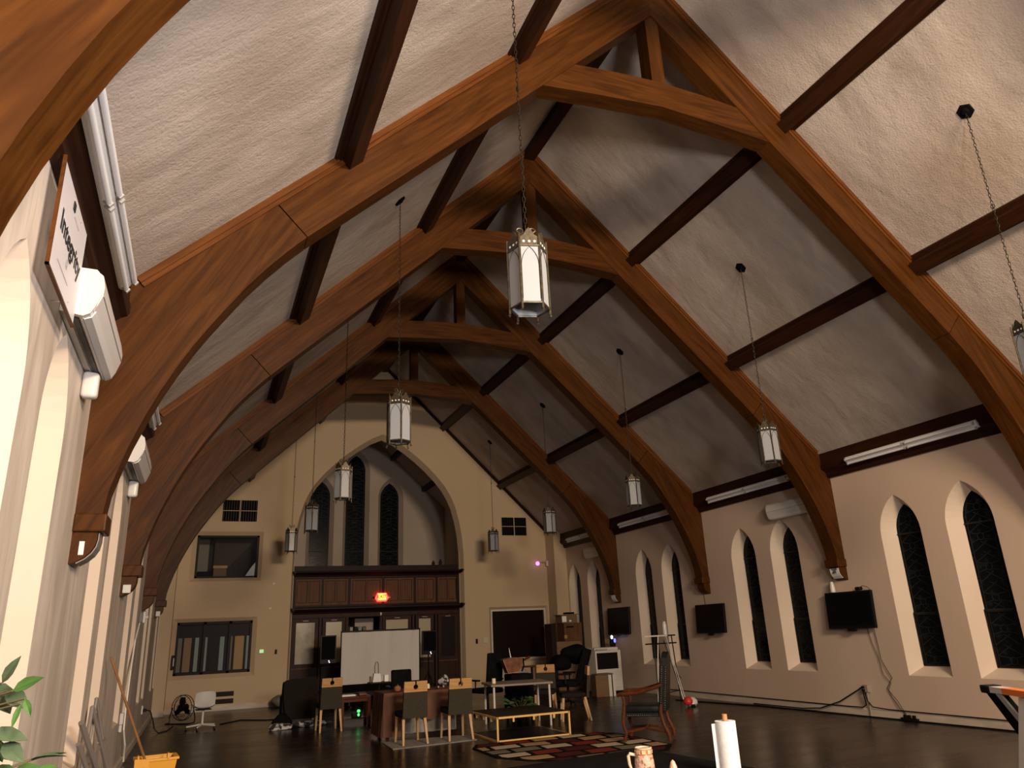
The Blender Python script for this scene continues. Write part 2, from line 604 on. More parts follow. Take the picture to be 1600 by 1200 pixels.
def side_wall(sgn, name, m):
    outer = [(BACK, 0), (FAR + 0.2, 0), (FAR + 0.2, 4.55), (BACK, 4.55)]
    front = [lancet(c, HW1, ZS, ZSPR, ZP) for c in wins]
    back = [lancet(c, HW2, ZS + 0.145, 2.97, 3.42) for c in wins]
    # wall skin with its lancet openings; the splays are separate children so their paint is smooth
    mm = M()
    loops = [outer] + front
    vs = [Vector((sgn * W, p[0], p[1])) for l in loops for p in l]
    tri = tessellate_polygon([[Vector((p[0], p[1], 0)) for p in l] for l in loops])
    mm.faces(vs, [tuple(t) for t in tri])
    mm.box(min(sgn * (W + 0.3), sgn * (W + 0.45)), max(sgn * (W + 0.3), sgn * (W + 0.45)), BACK, FAR + 0.2, 0, 4.55)
    o = struct(mm.obj(name, m))
    for f, b in zip(front, back):
        r = M()
        n = len(f)
        vs = [Vector((sgn * W, p[0], p[1])) for p in f] + [Vector((sgn * (W + DEP), p[0], p[1])) for p in b]
        r.faces(vs, [(i, (i + 1) % n, n + (i + 1) % n, n + i) for i in range(n)])
        r.obj('window_reveal', 'reveal_paint', o)
    return o


wl = side_wall(-1, 'wall_left', 'wall_paint_worn')
wr = side_wall(1, 'wall_right', 'wall_paint')

# lancet windows: one pane above, one between the bars, one casement below, with lead cames
WN = [0]


def lead_pattern(seed, zlo, zhi, hw, zs, zp):
    """strips of lead: diagonals, rings and borders inside the lancet"""
    m = M()
    rnd = random.Random(seed)

    def half(z):
        if z <= zs:
            return hw
        h = zp - zs
        R = (hw * hw + h * h) / (2 * hw)
        return max(0.0, hw - R + math.sqrt(max(R * R - (z - zs) ** 2, 0)))

    def strip(a, b, wd=0.005):
        a = Vector((0, a[0], a[1]))
        b = Vector((0, b[0], b[1]))
        d = (b - a)
        if d.length < 1e-4:
            return
        n = Vector((0, -d.z, d.y)).normalized() * wd
        m.faces([a + n, b + n, b - n, a - n, a + n + Vector((-0.006, 0, 0)), b + n + Vector((-0.006, 0, 0)), b - n + Vector((-0.006, 0, 0)), a - n + Vector((-0.006, 0, 0))],
                [(0, 1, 2, 3), (4, 7, 6, 5), (0, 4, 5, 1), (2, 6, 7, 3)])
    z = zlo + 0.02
    row = 0
    while z < zhi - 0.12:
        dz = 0.15
        w0, w1 = half(z) - 0.05, half(z + dz) - 0.05
        if w0 < 0.04 or w1 < 0.03:
            break
        strip((-half(z) + 0.045, z), (-half(z + dz) + 0.045, z + dz))
        strip((half(z) - 0.045, z), (half(z + dz) - 0.045, z + dz))
        j = rnd.uniform(-0.03, 0.03)
        if row % 3 == 0:
            c = (j, z + dz / 2)
            ring = [(c[0] + 0.055 * math.cos(t * PI / 4), c[1] + 0.055 * math.sin(t * PI / 4)) for t in range(9)]
            for q in range(8):
                strip(ring[q], ring[q + 1])
            strip((-w0, z), ring[5])
            strip((w0, z), ring[7])
            strip((-w1, z + dz), ring[3])
            strip((w1, z + dz), ring[1])
        else:
            strip((-w0, z), (w1 * 0.3 + j, z + dz))
            strip((w0, z), (-w1 * 0.3 + j, z + dz))
            strip((-w0, z + dz * rnd.uniform(0.3, 0.9)), (-half(z) + 0.003, z + dz * 0.5))
            strip((w0, z + dz * rnd.uniform(0.3, 0.9)), (half(z) - 0.003, z + dz * 0.5))
        z += dz
        row += 1
    return m


def lancet_window(parent_loc, rz, label_seed, hw, z0, zs, zp, bars, trans=True):
    """window in its own frame: local y along the wall, local -x into the room"""
    WN[0] += 1
    o = sempty('window_%d' % WN[0], parent_loc)
    o.rotation_euler = (0, 0, rz)
    cuts = [z0] + list(bars) + [zp + 1]
    full = lancet(0, hw + 0.01, z0, zs, zp, 8)

    def clip(lo, hi):
        out = []
        n = len(full)
        pts = full

        def cut(pts, zv, keep):
            res = []
            for i in range(len(pts)):
                a, b = pts[i], pts[(i + 1) % len(pts)]
                ia, ib = keep(a[1]), keep(b[1])
                if ia:
                    res.append(a)
                if ia != ib:
                    t = (zv - a[1]) / (b[1] - a[1])
                    res.append((a[0] + t * (b[0] - a[0]), zv))
            return res
        pts = cut(pts, lo, lambda z: z >= lo - 1e-6)
        pts = cut(pts, hi, lambda z: z <= hi + 1e-6)
        return pts
    for i in range(len(cuts) - 1):
        p = clip(cuts[i], cuts[i + 1])
        if len(p) > 2:
            M().prism(p, 0.0, 0.02, 'x').obj('glass_pane', 'stained_glass', o)
    lead_pattern(label_seed, z0, zp, hw, zs, zp).obj('lead_came', 'lead', o)
    for zb in bars:
        M().box(-0.016, 0.0, -hw, hw, zb - 0.012, zb + 0.012).obj('transom_bar', 'lead', o)
    if trans and bars:
        m = M()
        zt = bars[0]
        m.box(-0.02, 0.0, -hw, -hw + 0.022, z0, zt)
        m.box(-0.02, 0.0, hw - 0.022, hw, z0, zt)
        m.box(-0.02, 0.0, -hw, hw, z0, z0 + 0.022)
        m.box(-0.02, 0.0, -hw, hw, zt - 0.035, zt - 0.012)
        m.obj('casement_frame', 'iron', o)
    return o


for i, c in enumerate(wins):
    lancet_window((W + DEP - 0.005, c, 0), 0, 11 + i, HW2, ZS + 0.145, 2.97, 3.42, (1.64, 2.93))
for i, c in enumerate(wins):
    lancet_window((-(W + DEP - 0.005), c, 0), PI, 31 + i, HW2, ZS + 0.145, 2.97, 3.42, (1.64, 2.93))

# far wall with apse opening and three framed recesses
apse_o = [(2.6, 0), (2.6, 3.46), (2.595, 4.09), (2.55, 4.6), (2.47, 5.05), (2.35, 5.5), (2.22, 5.8), (2.05, 6.1), (1.79, 6.42), (1.47, 6.75), (1.12, 7.06), (0.75, 7.34), (0.36, 7.60)]
apse_outer = apse_o + [(0, 7.76)] + [(-x, z) for x, z in reversed(apse_o)]


def inset(p):
    x, z = p
    return (x * 2.51 / 2.6, z if z < 4 else 4 + (z - 4) * (3.62 / 3.76))


apse_inner = [inset(p) for p in apse_outer]
REC = [((-5.30, -3.43, 3.31, 4.67), (-5.18, -3.53, 3.40, 4.57)),
       ((-5.595, -3.455, 0.81, 2.34), (-5.485, -3.57, 0.91, 2.25)),
       ((3.40, 5.40, 0.74, 2.38), (3.46, 5.335, 0.80, 2.31))]


def rect(r):
    return [(r[0], r[2]), (r[1], r[2]), (r[1], r[3]), (r[0], r[3])]


gable = [(-W - 0.2, 0), (-2.6, 0)] + [p for p in reversed(apse_outer[:])][1:-1] + [(2.6, 0), (W + 0.2, 0), (W + 0.2, zc(W + 0.2) + 0.1), (0, 10.22), (-W - 0.2, zc(W + 0.2) + 0.1)]
mm = M()
loops = [gable] + [rect(r[0]) for r in REC]
vs = [Vector((p[0], FAR, p[1])) for l in loops for p in l]
mm.faces(vs, [tuple(t) for t in tessellate_polygon([[Vector((p[0], p[1], 0)) for p in l] for l in loops])])
wf = struct(mm.obj('wall_far', 'far_paint'))
n = len(apse_outer)
M().faces([Vector((p[0], FAR, p[1])) for p in apse_outer] + [Vector((p[0], FAR + 0.25, p[1])) for p in apse_inner],
          [(i, i + 1, n + i + 1, n + i) for i in range(n - 1)]).obj('arch_reveal', 'far_paint', wf)
for a, b in REC:
    pa, pb = rect(a), rect(b)
    M().faces([Vector((p[0], FAR, p[1])) for p in pa] + [Vector((p[0], FAR + 0.10, p[1])) for p in pb],
              [(i, (i + 1) % 4, 4 + (i + 1) % 4, 4 + i) for i in range(4)]).obj('recess_splay', 'far_paint', wf)
M().box(5.45, W + 0.1, 21.87, FAR, 0, 4.82).obj('pilaster', 'far_paint', wf)
M().box(-W - 0.1, -5.60, 21.87, FAR, 0, 4.67).obj('pilaster', 'far_paint', wf)
# wall behind the camera
struct(M().prism([(-W - 0.2, 0), (W + 0.2, 0), (W + 0.2, 4.4), (0, 10.2), (-W - 0.2, 4.4)], BACK - 0.2, BACK).obj('wall_back', 'wall_paint'))
# apse behind the screen
AB, AX = 26.8, 3.3
aw = sempty('wall_apse')
acs = [-1.26, 0.0, 1.26]
aspec = [(-1.26, 7.25), (0.0, 8.25), (1.26, 7.25)]
front = [lancet(c, 0.47, 2.4, zp - 0.75, zp) for c, zp in aspec]
back = [lancet(c, 0.34, 2.5, zp - 0.72, zp - 0.15) for c, zp in aspec]
loops = [[(-AX, 0), (AX, 0), (AX, 6.2), (0, 9.35), (-AX, 6.2)]] + front
m = M().faces([Vector((p[0], AB, p[1])) for l in loops for p in l],
              [tuple(t) for t in tessellate_polygon([[Vector((p[0], p[1], 0)) for p in l] for l in loops])])
m.obj('back_wall', 'apse_paint', aw)
for f, b in zip(front, back):
    n = len(f)
    M().faces([Vector((p[0], AB, p[1])) for p in f] + [Vector((p[0], AB + 0.25, p[1])) for p in b],
              [(i, (i + 1) % n, n + (i + 1) % n, n + i) for i in range(n)]).obj('window_reveal', 'apse_paint', aw)
for s_ in (-1, 1):
    M().box(min(s_ * AX, s_ * (AX + 0.1)), max(s_ * AX, s_ * (AX + 0.1)), FAR + 0.25, AB, 0, 6.3).obj('side_wall', 'apse_paint', aw)
    M().prism([(0, 9.3), (s_ * (AX + 0.1), 9.3 - 0.955 * (AX + 0.1)), (s_ * (AX + 0.1), 9.45 - 0.955 * (AX + 0.1)), (0, 9.45)], FAR + 0.26, AB + 0.05).obj('sloping_ceiling', 'apse_paint', aw)
    for xb in (1.3, 2.5):
        M().box(s_ * xb - 0.07, s_ * xb + 0.07, FAR + 0.3, AB - 0.01, 9.16 - 0.955 * xb, 9.33 - 0.955 * xb).obj('ceiling_beam', 'purlin_wood', aw)
    # back of the far wall seen past the arch edge
    M().box(min(s_ * 2.515, s_ * (AX + 0.1)), max(s_ * 2.515, s_ * (AX + 0.1)), FAR + 0.2, FAR + 0.26, 0, 4.2).obj('return_wall', 'apse_paint', aw)
for i, (c, zp) in enumerate(aspec):
    lancet_window((c, AB + 0.245, 0), PI / 2, 60 + i, 0.34, 2.5, zp - 0.72, zp - 0.15, (4.6,), trans=False)

# baseboards
struct(M().prism([(W, 0), (W - 0.03, 0), (W - 0.03, 0.105), (W - 0.018, 0.12), (W, 0.12)], 0, 21.87).obj('baseboard_right', 'skirting'))
struct(M().prism([(-W, 0), (-W + 0.03, 0), (-W + 0.03, 0.105), (-W + 0.018, 0.12), (-W, 0.12)], 0, 21.87).obj('baseboard_left', 'skirting'))
bf = sempty('baseboard_far')
for x0, x1 in ((-5.60, -2.6), (2.6, 5.45)):
    M().box(x0, x1, FAR - 0.03, FAR, 0, 0.13).obj('skirting_board', 'skirting', bf)
M().box(-W + 0.03, -5.585, 21.84, 21.87, 0, 0.13).obj('skirting_board', 'skirting', bf)
M().box(5.435, W - 0.03, 21.84, 21.87, 0, 0.13).obj('skirting_board', 'skirting', bf)

# eave cornices, one run per bay and side
TN = [0]
prof = [(W, 4.12), (5.83, 4.12), (5.80, 4.15), (5.79, 4.21), (5.745, 4.25), (5.70, 4.27), (5.685, 4.30), (5.685, 4.36), (5.70, 4.39), (5.705, zc(5.705) - 0.01), (W, zc(W) - 0.005)]
for k in range(-1, 5):
    y0 = YA[k] + T if k >= 0 else BACK
    y1 = YA[k + 1] if k < 4 else 21.87
    for sgn in (-1, 1):
        TN[0] += 1
        struct(M().prism([(sgn * x, z) for x, z in prof], y0, y1).obj('trim_%d' % TN[0], 'trim_wood'))

# ---------------------------------------------------------------- timber arches
curve = [(5.69, 2.63), (5.67, 2.8), (5.62, 3.0), (5.56, 3.2), (5.48, 3.42), (5.39, 3.64), (5.29, 3.85), (5.18, 4.06), (5.06, 4.26), (4.93, 4.46), (4.79, 4.67), (4.63, 4.88), (4.46, 5.08), (4.29, 5.265)]


def arch(k, label):
    a = thing('timber_arch', label, 'arch', (0, YA[k], 0), 0, 'timber arches across the hall')
    for sgn, sd in ((-1, 'left'), (1, 'right')):
        sx = lambda pts: [(sgn * x, z) for x, z in pts]
        r = M().prism(sx([(0, 10.10), (4.615, 5.62), (4.285, 5.267), (0, 9.37)]), 0, T).obj('rafter', 'arch_wood_' + sd, a)
        leg = M().prism(sx([(4.625, 5.612), (W, 4.402), (W, 2.63)] + curve[:-1] + [(4.292, 5.259)]), 0, T).obj('curved_leg', 'arch_leg_' + sd, a)
        mx = slope_mx(sgn, 0)
        for nm, x0, x1, par in (('rafter_moulding', 0.05, 6.35, r), ('leg_moulding', 6.35, 7.9, leg)):
            m = M()
            for (ya, yb) in ((-0.035, 0.0), (T, T + 0.035)):
                m.box(x0, x1, ya, yb, 0.0, 0.06, mx)
                m.box(x0, x1, ya + (0.015 if ya < 0 else 0), yb - (0 if ya < 0 else 0.015), 0.06, 0.10, mx)
            m.obj(nm, 'moulding_wood_' + sd[0], par)
        b = M()
        xs = sorted((sgn * 5.655, sgn * W))
        b.rbox(xs[0], xs[1], -0.028, T + 0.028, 2.495, 2.632, 0.012, 2)
        cb = b.obj('corbel_block', 'arch_leg_' + sd, a)
        M().prism(sx([(W, 2.497), (5.705, 2.497), (5.705, 2.44), (5.715, 2.39), (5.74, 2.345), (5.78, 2.305), (5.83, 2.275), (W, 2.26)]), 0.004, T - 0.004).obj('corbel_foot', 'arch_leg_' + sd, a)
    c = M().prism([(-1.22, 8.205), (-0.6, 8.26), (0, 8.285), (0.6, 8.26), (1.22, 8.205), (1.69, 7.765), (0.85, 7.84), (0, 7.90), (-0.85, 7.84), (-1.69, 7.765)], 0.012, T - 0.012)
    c.obj('collar_beam', 'arch_wood_flat', a)
    M().box(-0.10, 0.10, 0.02, T - 0.02, 8.27, 9.48).obj('king_post', 'arch_wood_post', a)
    return a


arch(0, 'nearest timber arch, only its curved left leg showing in the upper left corner')
arch(1, 'large timber arch whose collar beam crosses at the top of the view')
arch(2, 'second full timber arch, its collar beam behind the big lantern')
arch(3, 'third timber arch in the row, next nearer than the farthest one')
arch(4, 'farthest timber arch, in front of the gable wall')

# ---------------------------------------------------------------- pendant lanterns


def make_lantern():
    t = thing('pendant_lantern', '', 'lantern')
    R, H = 0.152, 0.47

    def hexp(i, r=R):
        a = math.radians(60 * i)
        return Vector((r * math.cos(a), r * math.sin(a), 0))
    ca = M()
    for i in range(6):
        p = hexp(i)
        ca.cyl(p + Vector((0, 0, -0.045)), p + Vector((0, 0, H + 0.10)), 0.0095, 6)
        ca.cyl(p + Vector((0, 0, -0.05)), p * 1.06 + Vector((0, 0, -0.06)), 0.010, 6)
    for z in (0.0, H):
        for i in range(6):
            ca.cyl(hexp(i) + Vector((0, 0, z)), hexp(i + 1) + Vector((0, 0, z)), 0.0085, 6)
    ca.obj('frame', 'lantern_metal', t)
    for i in range(6):
        p, q = hexp(i, R - 0.004), hexp(i + 1, R - 0.004)
        nrm = ((p + q) / 2).normalized()
        b = nrm * -0.006
        z0, z1 = Vector((0, 0, 0.005)), Vector((0, 0, H - 0.004))
        pane = M().faces([p + z0, q + z0, q + z1, p + z1, p + z0 + b, q + z0 + b, q + z1 + b, p + z1 + b],
                         [(0, 1, 2, 3), (7, 6, 5, 4), (0, 4, 5, 1), (2, 6, 7, 3), (0, 3, 7, 4), (1, 5, 6, 2)]).obj('pane', 'lantern_glass', t)
        # pointed tracery wire on the pane
        u = (q - p).normalized()
        mid = (p + q) / 2 + nrm * 0.004
        hw = (q - p).length / 2 - 0.008
        pts = [mid + u * (-hw) + Vector((0, 0, 0.03))] + [mid + u * x + Vector((0, 0, z)) for x, z in lancet(0, hw, 0.03, H - 0.16, H - 0.01, 5)[2:][::-1]] + [mid + u * hw + Vector((0, 0, 0.03))]
        M().tube(pts, 0.0022, 4).obj('tracery', 'iron', pane)
        # crown plate with three holes as bosses
        pr = [(-hw - 0.006, H), (hw + 0.006, H), (hw + 0.006, H + 0.075), (hw * 0.62, H + 0.095), (hw * 0.30, H + 0.135), (0, H + 0.155), (-hw * 0.30, H + 0.135), (-hw * 0.62, H + 0.095), (-hw - 0.006, H + 0.075)]
        cvs = [((p + q) / 2) + u * x + Vector((0, 0, z)) for x, z in pr] + [((p + q) / 2) + u * x + Vector((0, 0, z)) - nrm * 0.006 for x, z in pr]
        k = len(pr)
        crown = M().faces(cvs, [tuple(range(k)), tuple(range(2 * k - 1, k - 1, -1))] + [(j, (j + 1) % k, k + (j + 1) % k, k + j) for j in range(k)]).obj('crown_plate', 'lantern_metal', t)
        for x in (-0.042, 0, 0.042):
            c = (p + q) / 2 + u * x + Vector((0, 0, H + 0.035))
            M().cyl(c + nrm * 0.001, c + nrm * 0.004, 0.010, 8).obj('boss', 'white_enamel', crown)
    # dome cap and scrolls, ring
    cap = M().lathe([(0.13, H + 0.01), (0.10, H + 0.06), (0.05, H + 0.10), (0.018, H + 0.13), (0.014, H + 0.17)], 12)
    cap.obj('cap', 'lantern_metal', t, True)
    for s_ in (-1, 1):
        pts = []
        for j in range(15):
            a = 0.3 + j / 14 * 4.4
            rr = 0.034 * (1 - 0.45 * j / 14)
            pts.append((s_ * (0.045 + rr * math.cos(PI - a) * -1 * 0.9), 0, H + 0.19 + rr * math.sin(a)))
        M().tube([(s_ * 0.012, 0, H + 0.14)] + pts, 0.006, 6).obj('scroll', 'lantern_metal', t)
    ring = [(0, 0.018 * math.cos(2 * PI * j / 12), H + 0.19 + 0.022 * math.sin(2 * PI * j / 12)) for j in range(12)]
    M().tube(ring, 0.005, 6, True).obj('loop', 'lantern_metal', t)
    # chain of oval links up to the plaster
    zt = zc(2.83) - 3.93
    m = M()
    z = H + 0.215
    i = 0
    while z < zt - 0.03:
        ln = 0.052
        pts = []
        for j in range(10):
            a = 2 * PI * j / 10
            c = 0.011 * math.cos(a)
            zz = z + ln / 2 + (ln / 2 + 0.004) * math.sin(a)
            pts.append((c, 0, zz) if i % 2 else (0, c, zz))
        m.tube(pts, 0.0036, 4, True)
        z += ln * 0.93
        i += 1
    m.obj('chain', 'iron', t)
    pts = [(0, 0.02 * math.cos(2 * PI * j / 10), H + 1.55 + 0.024 * math.sin(2 * PI * j / 10)) for j in range(10)]
    M().tube(pts, 0.0045, 5, True).obj('chain_ring', 'iron', t)
    return t


lant = make_lantern()


def canopy(t, sgn):
    xr = 2.83 if sgn < 0 else 2.97
    mx = slope_mx(sgn, xr)
    mx2 = mx.copy()
    mx2.translation = Vector((0, 0, zc(xr) - 3.93))
    m = M()
    m.prism([(0.10 * math.cos(i * PI / 3), 0.10 * math.sin(i * PI / 3)) for i in range(6)], 0.0, 0.012, 'z', mx=mx2,
            poly2=[(0.085 * math.cos(i * PI / 3), 0.085 * math.sin(i * PI / 3)) for i in range(6)])
    m.prism([(0.05 * math.cos(i * PI / 6), 0.05 * math.sin(i * PI / 6)) for i in range(12)], 0.012, 0.03, 'z', mx=mx2,
            poly2=[(0.03 * math.cos(i * PI / 6), 0.03 * math.sin(i * PI / 6)) for i in range(12)])
    m.obj('canopy', 'black_matte', t)


XL = {-1: -2.83, 1: 2.97}
YL = [4.60, 8.72, 12.75, 16.80, 20.80]
ordn = ['nearest', 'second', 'third', 'fourth', 'farthest']
first = True
for i, y in enumerate(YL):
    for sgn, sd in ((-1, 'left'), (1, 'right')):
        rz = [math.radians(-15), math.radians(28), 0.1, 0.5, 0.0][i] if sgn < 0 else [0.3, 0.15, 0.45, 0.5, 0.52][i]
        lab = {(-1, 0): 'big frosted hexagonal lantern hanging close on a long chain, topmost lantern',
               (1, 0): 'lantern cut off by the right edge, its chain and black canopy on the right slope'}.get((sgn, i), '%s hexagonal glass lantern in the %s row of hanging lanterns' % (ordn[i], sd))
        if first:
            o = lant
            first = False
            o.location = (XL[sgn], y, 3.93)
            o.rotation_euler = (0, 0, rz)
            o['label'] = lab
        else:
            o = copy_tree(lant, (XL[sgn], y, 3.93), rz, lab)
            for ch in list(o.children):
                if ch.name.startswith('canopy'):
                    bpy.data.objects.remove(ch)
        o['group'] = 'hanging lanterns in two rows'
        o['canopy_side'] = sgn
for o in [o for o in bpy.data.objects if o.parent is None and o.name.startswith('pendant_lantern')]:
    sgn = o['canopy_side']
    del o['canopy_side']
    rz = o.rotation_euler[2]
    n0 = set(bpy.data.objects)
    canopy(o, sgn)
    for c in set(bpy.data.objects) - n0:
        c.rotation_euler = (0, 0, -rz)

# ---------------------------------------------------------------- fluorescent strips on the eaves


def fluorescent(sgn, y0, y1, label):
    t = thing('fluorescent_light', label, 'light', (sgn * 5.685, y0, 4.315), 0, 'fluorescent strips along the eaves')
    L_ = y1 - y0
    # housing tilted on the cornice face; in-room direction is -sgn x, slightly down
    f = Matrix((Vector((-sgn * 0.80, 0, -0.60)), Vector((0, 1, 0)), Vector((-sgn * 0.60, 0, 0.80)))).transposed().to_4x4()
    M().prism([(0, -0.062), (0.030, -0.062), (0.045, -0.030), (0.052, 0.0), (0.045, 0.030), (0.030, 0.062), (0, 0.062)], 0, L_, 'y', mx=f).obj('housing', 'white_enamel', t)
    for q in range(2):
        a, b = q * L_ / 2 + 0.03, (q + 1) * L_ / 2 - 0.03
        for h in (-0.042, 0.042):
            M().cyl(f @ Vector((0.064, a, h)), f @ Vector((0.064, b, h)), 0.0185, 12).obj('tube', 'tube_glass', t, True)
            for y in (a - 0.012, b - 0.008):
                M().box(0.02, 0.085, y, y + 0.02, h - 0.018, h + 0.018, f).obj('lamp_holder', 'grey_plastic', t)
    return t


fluorescent(-1, 3.30, 5.80, 'long twin-tube strip on the left eave above the nearest air conditioner')
fluorescent(-1, 7.35, 9.90, 'strip light end peeping past the curved leg on the left eave')
fluorescent(1, 7.24, 9.80, 'nearest strip light on the right eave, above the two widest windows')
fluorescent(1, 11.28, 13.93, 'strip light on the right eave above the wall air conditioner')
fluorescent(1, 15.3, 18.0, 'strip light on the right eave between the third and farthest arches')
fluorescent(1, 19.3, 21.3, 'farthest strip light on the right eave, next to the gable wall')

# ---------------------------------------------------------------- air conditioners


def air_conditioner(sgn, y0, y1, z0, label, box_y):
    t = thing('air_conditioner', label, 'air conditioner', (sgn * W, y0, z0), 0, 'wall air conditioners')
    L_ = y1 - y0
    f = -sgn
    prof_ = [(0.002, 0.02), (0.13, 0.0), (0.165, 0.02), (0.19, 0.07), (0.212, 0.15), (0.215, 0.21), (0.20, 0.28), (0.17, 0.315), (0.002, 0.32)]
    M().prism([(f * a, b) for a, b in prof_], 0.0, L_).obj('body', 'white_plastic', t)
    M().prism([(f * a, b) for a, b in [(0.180, 0.045), (0.203, 0.10), (0.219, 0.15), (0.222, 0.21), (0.207, 0.285), (0.19, 0.30), (0.205, 0.21), (0.205, 0.15)]], 0.02, L_ - 0.02).obj('front_panel', 'white_plastic', t)
    M().prism([(f * a, b) for a, b in [(0.06, 0.0105), (0.10, 0.001), (0.10, -0.004), (0.06, 0.005)]], 0.05, L_ - 0.05).obj('outlet_slot', 'black_plastic', t)
    M().prism([(f * a, b) for a, b in [(0.115, -0.003), (0.165, 0.018), (0.185, 0.055), (0.192, 0.052), (0.170, 0.012), (0.118, -0.010)]], 0.05, L_ - 0.05).obj('louver', 'white_enamel', t)
    for q_ in (0.045, 0.125):
        M().prism([(f * a, b) for a, b in [(q_, 0.0175 - q_ * 0.14), (q_ + 0.006, 0.0165 - q_ * 0.14), (q_ + 0.006, 0.010 - q_ * 0.14), (q_, 0.010 - q_ * 0.14)]], 0.03, L_ - 0.03).obj('bottom_groove', 'grey_plastic', t)
    m = M()
    m.prism([(f * a, b) for a, b in [(0.217, 0.148), (0.2235, 0.150), (0.2235, 0.156), (0.217, 0.156)]], 0.03, L_ - 0.03)
    m.obj('panel_groove', 'grey_plastic', t)
    if box_y is not None:
        m = M()
        xs = sorted((f * 0.0, f * 0.11))
        m.rbox(xs[0], xs[1], box_y - y0 - 0.05, box_y - y0 + 0.05, -0.19, 0.01, 0.03, 3)
        m.obj('pipe_cover', 'white_plastic', t, True)
    return t


air_conditioner(-1, 4.74, 6.0, 3.575, 'large white air conditioner overlapping the clear Integrity sign', 5.86)
air_conditioner(-1, 8.82, 10.08, 3.575, 'white air conditioner high on the left wall behind the first curved leg', 9.94)
air_conditioner(1, 10.97, 12.08, 3.57, 'white air conditioner on the right wall above a pair of windows', 11.03)
air_conditioner(1, 19.20, 20.25, 3.62, 'small far air conditioner under the eave by the gable wall', None)

# ---------------------------------------------------------------- signs and small things on the left wall
sg = thing('wall_sign', 'clear sheet reading Integrity with painted edge reflections high on the left wall', 'sign', (-5.79, 3.90, 3.50))
SW, SH = 0.84, 0.62
M().box(-0.004, 0.0, 0, SW, 0, SH).obj('sheet', 'acrylic_sheet', sg)
M().box(-0.01, 0.008, -0.012, 0.0, -0.012, SH + 0.01).obj('edge_reflection', 'moulding_wood_l', sg)  # wood tone paints a reflection along the sheet's left and bottom edges
M().box(-0.01, 0.008, -0.012, SW, -0.012, 0.0).obj('edge_reflection', 'moulding_wood_l', sg)
M().cyl((-0.083, 0.6, SH - 0.05), (0.004, 0.6, SH - 0.05), 0.004, 8).obj('standoff', 'chrome', sg)
M().cyl((-0.083, 0.6, 0.05), (0.004, 0.6, 0.05), 0.004, 8).obj('standoff', 'chrome', sg)
# text faces +x, reading along +y
tm = Matrix(((0, 0, 1, 0.001), (1, 0, 0, SW * 0.54), (0, 1, 0, SH * 0.53), (0, 0, 0, 1)))
text('lettering', 'Integrity', 0.165, 'ink', sg, tm, 0.0008, bold=0.004, sx=1.2)
tm2 = Matrix(((0, 0, 1, 0.001), (1, 0, 0, SW * 0.50), (0, 1, 0, SH * 0.33), (0, 0, 0, 1)))
text('lettering', '@', 0.06, 'grey_plastic', sg, tm2, 0.0005)
M().box(0.0, 0.006, SW * 0.42, SW * 0.48, SH - 0.10, SH - 0.05).obj('clip', 'ink', sg)
M().box(0.0, 0.0015, SW * 0.22, SW * 0.62, 0.115, 0.121).obj('printed_line', 'grey_plastic', sg)
M().box(0.0, 0.0015, SW * 0.50, SW * 0.70, SH - 0.115, SH - 0.110).obj('printed_line', 'grey_plastic', sg)


def plate(name, x, y, z, wy, hz, d, m, label, cat, sgn=-1):
    o = M().rbox(0, d, -wy / 2, wy / 2, -hz / 2, hz / 2, min(d, wy, hz) * 0.25, 2).obj(name, m)
    o.location = (x, y, z)
    if sgn > 0:
        o.rotation_euler = (0, 0, PI)
    return tag(o, label, cat)


def on_face(name, x, y, z, wx, hz, d, m, label, cat):
    o = M().rbox(-wx / 2, wx / 2, -d, 0, -hz / 2, hz / 2, min(d, wx, hz) * 0.25, 2).obj(name, m)
    o.location = (x, y, z)
    return tag(o, label, cat)


# stickers / sensors on the corbels (front faces look toward -y)
on_face('sticker', -5.80, YA[1] + 0.003, 2.375, 0.035, 0.10, 0.006, 'white_paper', 'thin white sticker on the nearest left corbel', 'sticker')
on_face('motion_sensor', -5.80, YA[2] + 0.003, 2.345, 0.09, 0.10, 0.03, 'white_plastic', 'white sensor on the second left corbel', 'sensor')
on_face('motion_sensor', -5.80, YA[4] + 0.003, 2.345, 0.09, 0.11, 0.03, 'white_plastic', 'white sensor on the farthest left corbel', 'sensor')
# grey rubber strip under the near corbel
m = M()
pp = [(5.70, 2.49), (5.70, 2.44), (5.71, 2.388), (5.735, 2.342), (5.776, 2.301), (5.828, 2.271)]
pq = [(5.693, 2.49), (5.693, 2.44), (5.703, 2.384), (5.729, 2.336), (5.772, 2.294), (5.825, 2.263)]
m.prism([(-x, z) for x, z in pp + pq[::-1]], 0.02, T - 0.02)
o = m.obj('tape_strip', 'grey_metal')
o.location = (0, YA[1], 0)
tag(o, 'grey tape strip wrapped under the nearest left corbel', 'tape')


def corbel_paper(k, label, lines):
    t = thing('paper_notice', label, 'notice', (0, YA[k], 0))
    pts = [(5.70, 2.475), (5.70, 2.44), (5.71, 2.388), (5.735, 2.342), (5.776, 2.301)]
    ptq = [(x - 0.006 if i < 3 else x - 0.005, z - (0 if i < 2 else 0.004)) for i, (x, z) in enumerate(pts)]
    M().prism(pts + ptq[::-1], 0.015, T - 0.03).obj('sheet', 'white_paper', t)
    # words face -x and read along -y
    for i, s_ in enumerate(lines):
        tm = Matrix(((0, 0, -1, 5.691), (-1, 0, 0, 0.12), (0, 1, 0, 2.457 - 0.030 * i), (0, 0, 0, 1)))
        text('lettering', s_, 0.044, 'ink', t, tm, 0.0006, bold=0.0015)
    return t


corbel_paper(2, 'curled white paper notice on the right corbel above the nearest television', ['PLEASE', 'DO', 'NOT'])
corbel_paper(4, 'white paper stuck on the farthest right corbel', [])

